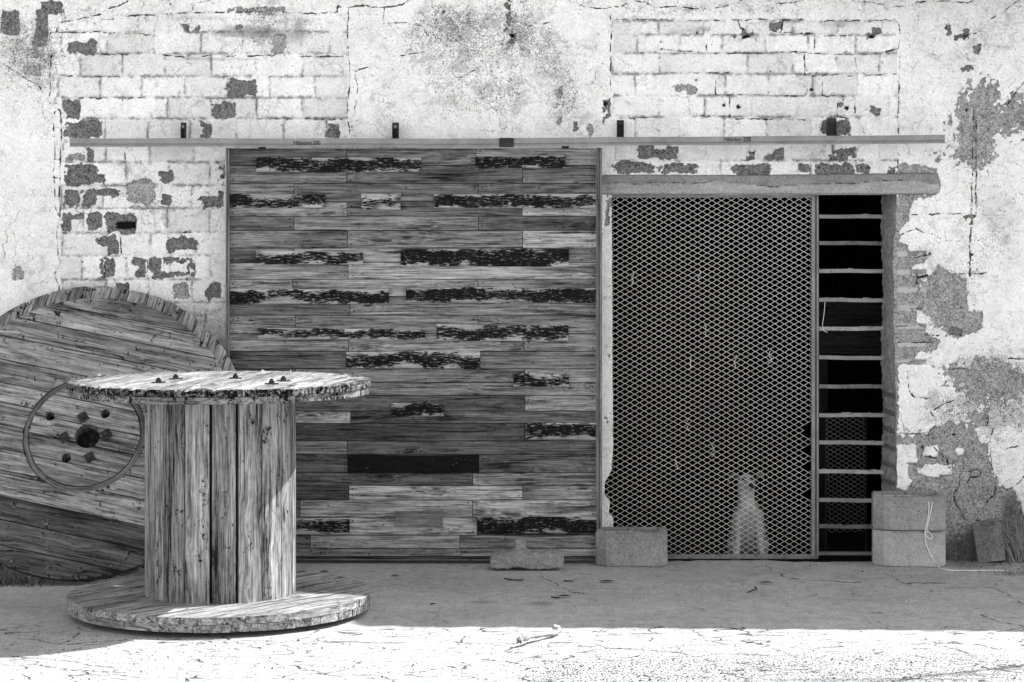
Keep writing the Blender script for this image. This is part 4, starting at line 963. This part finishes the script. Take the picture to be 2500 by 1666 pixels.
def put_block(px, Yf, zb, rot, seed, mat, label, D=.19):
    bm = block_mesh(D=D); rough_up(bm, .0016, .02, seed=seed)
    c = Vector(((px-1250)*Yf/F, Yf+D/2, zb)); o = bm_obj('cement_block', bm, mat, None, c, (0, 0, rot)); tag(o, label, 'cement block', BLK); return o
put_block(1543.5, 12.745, .001, R(0), 3, BLOCK, 'single cement block on the ground between the board door and the mesh gate')
put_block(2226, 12.745, .001, R(-6), 5, BLOCKL, 'lower, paler cement block of the stack of two right of the doorway')
put_block(2226, 12.747, .2025, R(-5), 8, BLOCKM, 'upper cement block of the stack of two, with a white cord hanging over it')
# broken T-shaped piece
def extr(name, outline, y0, y1, mat, seed, amt=.005, mx=.02):
    bm = bmesh.new(); a = [bm.verts.new((x, y0, z)) for x, z in outline]; b = [bm.verts.new((x, y1, z)) for x, z in outline]
    bm.faces.new(a); bm.faces.new(b[::-1]); n = len(outline)
    for i in range(n): bm.faces.new((a[i], b[i], b[(i+1) % n], a[(i+1) % n]))
    bmesh.ops.recalc_face_normals(bm, faces=bm.faces); bmesh.ops.triangulate(bm, faces=bm.faces)
    es = [e for e in bm.edges if len(e.link_faces) == 2 and e.calc_face_angle(0) > .4]
    bmesh.ops.bevel(bm, geom=es, offset=.006, segments=2, affect='EDGES'); rough_up(bm, amt, .025, seed=seed, mx=mx); return bm
def brk(px, py, Y=12.60): q = P(px, py, Y); return (q.x, q.z)
oc = P(1285, 1391, 12.60)
O1 = [(1199,1389),(1196,1372),(1203,1358),(1252,1349),(1257,1338),(1256,1322),(1268,1319),(1281,1322),(1283,1345),(1296,1352),(1352,1350),(1374,1355),(1376,1375),(1372,1390),(1290,1392),(1262,1385),(1240,1391)]
bm = extr('x', [(brk(*p)[0]-oc.x, brk(*p)[1]) for p in O1], -.01, .13, BLOCK, 4, .007)
o = bm_obj('broken_block', bm, BLOCK, None, (oc.x, 12.60, .004)); tag(o, 'broken T-shaped chunk of cement block lying at the foot of the board door', 'broken block')
# small paving block leaning by the weeds
bm = bmesh.new()
Wd, Dd, Hh = .155, .12, .21
ring = []; n = 20
for i in range(n):
    a = 2*math.pi*i/n; ring.append((.040*math.copysign(abs(math.cos(a))**.6, math.cos(a))+.008, .021*math.copysign(abs(math.sin(a))**.7, math.sin(a))))
outl = []
for i in range(n):
    a = 2*math.pi*i/n; c_, s_ = math.cos(a), math.sin(a); k = 1/max(abs(c_)/(Wd/2), abs(s_)/(Dd/2)); outl.append((c_*k, s_*k-.004*(1 if s_ < -.7 and abs(c_) < .2 else 0)))
for i in range(n):
    j = (i+1) % n
    t = [bm.verts.new((*outl[i], Hh)), bm.verts.new((*outl[j], Hh)), bm.verts.new((*ring[j], Hh)), bm.verts.new((*ring[i], Hh))]; bm.faces.new(t)
    b_ = [bm.verts.new((*outl[i], 0)), bm.verts.new((*outl[j], 0))]; bm.faces.new((t[0], b_[0], b_[1], t[1]))
    d_ = [bm.verts.new((*ring[i], .06)), bm.verts.new((*ring[j], .06))]; bm.faces.new((t[2], d_[1], d_[0], t[3]))
bmesh.ops.remove_doubles(bm, verts=bm.verts, dist=.0005)
bot = [v_ for v_ in bm.verts if abs(v_.co.z) < 1e-5]; bmesh.ops.contextual_create(bm, geom=bot)
hb = [v_ for v_ in bm.verts if abs(v_.co.z-.06) < 1e-5]; bmesh.ops.contextual_create(bm, geom=hb)
bmesh.ops.recalc_face_normals(bm, faces=bm.faces); rough_up(bm, .002, .02, seed=3, mx=.025)
for v_ in bm.verts:
    v_.co.z += .62*v_.co.y*min(1, max(0, v_.co.z-.08)/.1)
for v_ in bm.verts:      # a groove down the front
    if v_.co.y < -Dd/2+.012 and abs(v_.co.x-.028) < .008: v_.co.y += .010
q = G0(2425, 1374)
o = bm_obj('paving_block', bm, mat_concrete('old_dark_cement', .12, .20, .05), None, (q.x, q.y+.05, .004), (R(-3), R(-8), R(-8)))
tag(o, 'dark hollow paving block tilted sideways among the weeds at the wall foot', 'paving block')

# white cord over the stack
pts = [(2264,1212,12.79,0),(2268,1230,12.738,0),(2266,1262,12.738,0),(2260,1290,12.737,0),(2259,1303,12.735,0),(2268,1316,12.733,0),(2276,1312,12.733,0),(2270,1300,12.735,0),(2259,1302,12.732,0),(2262,1330,12.73,0),(2275,1360,12.725,0)]
cp = [P(a, b, c) for a, b, c, _ in pts]+[G0(2290, 1383, .006), G0(2315, 1392, .005), G0(2370, 1393, .005), G0(2440, 1393, .005), G0(2500, 1398, .005), G0(2560, 1396, .005)]
mb = MB(); tube(mb, smooth_pts(cp), .0026, 6)
cp2 = [P(2277,1213,12.79), P(2276,1230,12.736), P(2270,1260,12.733), P(2263,1290,12.732), P(2268,1300,12.734)]; tube(mb, smooth_pts(cp2), .0024, 6)
o = mb.build('cord', WHITE); tag(o, 'thin white cord looped over the stacked blocks and trailing along the ground', 'cord')

# L-shaped iron hook in the wall
mb = MB(); tube(mb, [P(2238, 694, 12.99), P(2239, 678, 12.975), P(2262, 673, 12.975), P(2264, 673, 13.0)], .007, 8); o = mb.build('wall_hook', IRON)
tag(o, 'bent black iron hook sticking out of the wall right of the doorway', 'hook')

# ------------------------------------------------------------------ stick, leaves, twigs, grit, weeds
mb = MB(); sp_ = smooth_pts([G0(1268, 1564, .03), G0(1280, 1560, .034), G0(1310, 1552, .03), G0(1350, 1546, .022), G0(1365, 1540, .02), G0(1362, 1533, .03), G0(1352, 1530, .045)], 4)
rs = [.011+.003*math.sin(i*1.7) for i in range(len(sp_))]; rs[0] = .016; rs[1] = .017; rs[-1] = .005; tube(mb, sp_, rs, 8, .3)
tube(mb, [G0(1268, 1564, .03), G0(1262, 1560, .05)], [.008, .004], 6, .2); tube(mb, [G0(1268, 1564, .03), G0(1262, 1571, .02)], [.009, .004], 6, .2)
o = mb.build('driftwood_stick', W_LIGHT); tag(o, 'gnarled bent stick lying in the sun in front of the board door', 'stick')
lf_ = MB()
def leaf(px, py, L, a, label, h=.006):
    q = G0(px, py); mb = MB(); n = 6; vs = []
    for i in range(n+1):
        t = i/n; w_ = L*.22*math.sin(math.pi*min(max(t, .04), .96)); x = L*(t-.5)
        for s_ in (-1, 0, 1): vs.append((x, s_*w_, h*(.2+abs(s_)*.9*math.sin(math.pi*t))+.002+.3*h*t))
    fs = [(3*i+k, 3*i+k+1, 3*i+k+4, 3*i+k+3) for i in range(n) for k in (0, 1)]
    mb.add(vs, fs); o_ = mb.build('dead_leaf', LEAFM); o_.location = (q.x, q.y, .003); o_.rotation_euler = (0, 0, a); tag(o_, label, 'leaf', 'dead leaves on the shaded concrete'); return o_
leaf(735, 1400, .07, .2, 'curled dark leaf nearest the drum of the standing reel, on shaded concrete')
leaf(791, 1399, .06, -.5, 'narrow dark leaf right of the reel, close to the board door')
leaf(965, 1409, .055, .1, 'flat dark leaf on shaded concrete below the board door')
leaf(1482, 1423, .09, 0, 'pale-edged flat leaf in front of the single cement block')
leaf(1870, 1426, .085, -.1, 'blocky dark leaf in front of the mesh gate')
leaf(1378, 1459, .075, 0, 'dark leaf with a thin stalk in the middle of the shaded yard')
leaf(1057, 1479, .04, .4, 'tiny dark leaf close to the shadow edge right of the reel')
def twig(pts, label, r=.0035):
    mb = MB(); tube(mb, smooth_pts([G0(a, b, c) for a, b, c in pts], 4), r, 5, .12)
    o_ = mb.build('twig', LEAFM); tag(o_, label, 'twig', 'twigs on the shaded concrete')
twig([(1231, 1412, .004), (1252, 1416, .01), (1277, 1416, .004)], 'straight dark twig in front of the broken block')
twig([(1376, 1418, .004), (1398, 1419, .008)], 'short dark twig left of the single cement block')
twig([(1825, 1447, .004), (1838, 1441, .02), (1848, 1438, .006), (1842, 1433, .03)], 'small forked twig near the dark leaf before the gate')
twig([(1346, 1457, .004), (1356, 1459, .012), (1366, 1459, .004)], 'crooked twig touching the stalked leaf in mid yard')
# fine grit scattered over the yard: nobody could count it
gr_ = MB(); rg = random.Random(3)
for i in range(2600):
    zone = rg.random()
    if zone < .45: px, py = rg.uniform(-40, 2540), 1545+118*rg.random()
    elif zone < .75: px, py = rg.uniform(1300, 2540), 1610+60*rg.random()**.7
    elif zone < .9: px, py = rg.uniform(-20, 2540), 1366+12*abs(rg.gauss(0, 1))
    else: px, py = rg.uniform(2330, 2540), rg.uniform(1368, 1400)
    q = G0(px, py); s_ = rg.uniform(.0014, .0038)*(1.0 if rg.random() < .93 else 1.9)
    if (q.xy-RC.xy).length < .78 or (1455 < px < 1632 and py < 1392) or (2130 < px < 2320 and py < 1392): continue
    vs = [(q.x+s_*rg.uniform(.7, 1.4)*math.cos(a), q.y+s_*rg.uniform(.7, 1.4)*math.sin(a), .001) for a in (0, 1.5, 3, 4.6)]+[(q.x+rg.uniform(-.3, .3)*s_, q.y, .002+s_*rg.uniform(.5, 1.1))]
    gr_.add(vs, [(0, 1, 4), (1, 2, 4), (2, 3, 4), (3, 0, 4)])
o = gr_.build('grit', LEAFM); o['kind'] = 'stuff'; tag(o, 'dark grit and crumbs strewn over the concrete yard', 'grit')
def tuft(name, px, py, n, hmin, hmax, spread, label, mat, seed, lean=(0, 0), Y=None):
    rg = random.Random(seed); mb = MB(); c = G0(px, py)
    for i in range(n):
        b = Vector((rg.gauss(0, spread), rg.gauss(0, spread*.45), 0)); h_ = rg.uniform(hmin, hmax)
        d = Vector((rg.gauss(lean[0], .45), rg.gauss(lean[1], .3), 1)); w_ = rg.uniform(.0015, .0036); vs = []
        for k in range(6):
            t = k/5; p = b+Vector((d.x*h_*t*(.4+.6*t), d.y*h_*t*(.4+.6*t), h_*t*(1-.35*t*abs(d.x)))); ww = w_*(1-t*.85)
            vs += [p+Vector((-ww, 0, 0)), p+Vector((ww, ww*.4, 0))]
        mb.add(vs, [(2*k, 2*k+1, 2*k+3, 2*k+2) for k in range(5)])
    o_ = mb.build(name, mat); o_.location = (c.x, c.y, .0); tag(o_, label, 'weeds'); return o_
tuft('weed_tuft', 12, 1428, 170, .02, .10, .10, 'low dark weed tuft on concrete in front of the leaning reel end', mat_concrete('dark_weed', .03, .09, .03, .5), 4)
tuft('weed_tuft', 5, 1385, 160, .02, .09, .14, 'dark weeds in the corner under the left rim of the leaning reel end', mat_concrete('shade_weed', .03, .08, .03, .5), 5)
tuft('dry_grass_clump', 2503, 1372, 110, .08, .36, .05, 'tall dry grass clump at the wall foot right of the paving block', STRAW, 6, (-.35, .05))
tuft('dry_grass_clump', 2490, 1403, 160, .01, .05, .09, 'flat scatter of dry straw at the end of the white cord', STRAW, 9, (-.6, 0))['kind'] = 'stuff'

# ------------------------------------------------------------------ dog sitting behind the mesh
DYp = 13.24
dog = thing('dog', 'pale short-haired dog sitting upright inside, looking out through the mesh gate', 'dog', (*P(1826, 1350, DYp).xy, -.045))
def D(px, py, dy=0): q = P(px, py, DYp+dy); return Vector((q.x, DYp+dy, q.z))
J = {}
def chain(nodes, edges, name, mat, sub=2):
    me = bpy.data.meshes.new(name); keys = list(nodes); me.from_pydata([nodes[k][0] for k in keys], [(keys.index(a), keys.index(b)) for a, b in edges], [])
    me.materials.append(mat); o_ = link(bpy.data.objects.new(name, me), dog); o_.location = -Vector(dog.location)
    sk = o_.modifiers.new('skin', 'SKIN'); 
    for i, k in enumerate(keys):
        r_ = nodes[k][1]; me.skin_vertices[0].data[i].radius = (r_, r_) if not isinstance(r_, tuple) else r_
    me.skin_vertices[0].data[0].use_root = True
    sk.use_smooth_shade = True; sb = o_.modifiers.new('sub', 'SUBSURF'); sb.levels = sub; sb.render_levels = sub; return o_
N = {'pelvis': (D(1826, 1325, .24), .075), 'belly': (D(1826, 1300, .13), .092), 'chest': (D(1827, 1272, .03), .086), 'sh': (D(1827, 1246, .0), .064), 'neck': (D(1824, 1214, .02), .040), 'head': (D(1822, 1178, -.01), .060),
     'brow': (D(1826, 1168, -.02), .046), 'muz': (D(1832, 1182, -.07), .026), 'nose': (D(1835, 1188, -.105), .017),
     'lsh': (D(1804, 1262, -.01), .034), 'lel': (D(1802, 1302, .0), .022), 'lwr': (D(1801, 1340, -.02), .016), 'lpw': (D(1800, 1360, -.035), .019), 'lpt': (D(1799, 1364, -.06), .015),
     'rsh': (D(1850, 1262, -.01), .034), 'rel': (D(1855, 1302, .0), .023), 'rwr': (D(1860, 1340, -.02), .016), 'rpw': (D(1861, 1360, -.035), .019), 'rpt': (D(1862, 1364, -.06), .015),
     'lhp': (D(1798, 1330, .20), .05), 'lkn': (D(1790, 1330, .09), .034), 'lhk': (D(1792, 1357, .17), .018), 'lft': (D(1790, 1362, .07), .016),
     'rhp': (D(1854, 1330, .20), .05), 'rkn': (D(1866, 1330, .09), .034), 'rhk': (D(1864, 1357, .17), .018), 'rft': (D(1868, 1362, .07), .016),
     't1': (D(1826, 1352, .33), .02), 't2': (D(1850, 1362, .42), .014), 't3': (D(1880, 1364, .44), .009)}
E = [('pelvis', 'belly'), ('belly', 'chest'), ('chest', 'sh'), ('sh', 'neck'), ('neck', 'head'), ('head', 'brow'), ('brow', 'muz'), ('muz', 'nose'),
     ('chest', 'lsh'), ('lsh', 'lel'), ('lel', 'lwr'), ('lwr', 'lpw'), ('lpw', 'lpt'), ('chest', 'rsh'), ('rsh', 'rel'), ('rel', 'rwr'), ('rwr', 'rpw'), ('rpw', 'rpt'),
     ('pelvis', 'lhp'), ('lhp', 'lkn'), ('lkn', 'lhk'), ('lhk', 'lft'), ('pelvis', 'rhp'), ('rhp', 'rkn'), ('rkn', 'rhk'), ('rhk', 'rft'), ('pelvis', 't1'), ('t1', 't2'), ('t2', 't3')]
body = chain(N, E, 'body', FUR)
bpy.context.view_layer.update()
me_ = body.evaluated_get(bpy.context.evaluated_depsgraph_get()).to_mesh(); rg = random.Random(11); cb = MB()
pl = [(f.center.copy(), f.normal.copy(), f.area) for f in me_.polygons]; ta = sum(p_[2] for p_ in pl)
for c_, n_, ar in pl:
    k_ = ar/ta*5200; k_ = int(k_)+(rg.random() < k_-int(k_))
    for _ in range(k_):
        L = rg.uniform(.008, .020)*(.4 if c_.z > P(0, 1228, DYp).z else 1)*(.7 if (c_.y < DYp-.07 and c_.z > P(0, 1200, DYp).z) else 1)
        r3 = Vector((rg.gauss(0, 1), rg.gauss(0, 1), rg.gauss(0, 1))); d_ = (n_+r3*.45+Vector((0, 0, -.7))).normalized(); sd_ = d_.cross(n_+r3*.1).normalized()*rg.uniform(.0015, .0032)
        q_ = c_+r3*.005-n_*.002; cb.add([q_-sd_, q_+sd_, q_+d_*L*.6+sd_*.7+n_*.002, q_+d_*L], [(0, 1, 2), (0, 2, 3)], None, .3)
coat = cb.build('coat', FUR, dog); coat.location = -Vector(dog.location)
for nm, ps in (('ear', [(1802, 1165, .01), (1790, 1160, .015), (1780, 1168, .0), (1776, 1180, -.01)]), ('ear', [(1846, 1162, .01), (1856, 1156, .01), (1864, 1164, .0), (1867, 1180, -.01)])):
    rads = (.016, .020, .017, .007); mb = MB(); vs = []
    for (a, b, c), r_ in zip(ps, rads):
        q = D(a, b, c)-Vector(dog.location); vs += [q+Vector((0, -.005, r_)), q+Vector((0, -.009, 0)), q+Vector((0, -.005, -r_)), q+Vector((0, .004, 0))]
    fs = [(4*i+k, 4*i+(k+1) % 4, 4*i+4+(k+1) % 4, 4*i+4+k) for i in range(3) for k in range(4)]+[(0, 1, 2, 3), (12, 13, 14, 15)]
    mb.add(vs, fs); mb.build(nm, mat_concrete('ear_fur', .06, .14, .05), dog, True)
for nm, a, b, c, r_ in (('eye', 1816, 1170, -.066, .0115), ('eye', 1836, 1169, -.066, .0115), ('nose_tip', 1835, 1187, -.124, .018)):
    bm = bmesh.new(); bmesh.ops.create_uvsphere(bm, u_segments=12, v_segments=8, radius=r_); bm_obj(nm, bm, INK, dog, D(a, b, c)-Vector(dog.location))
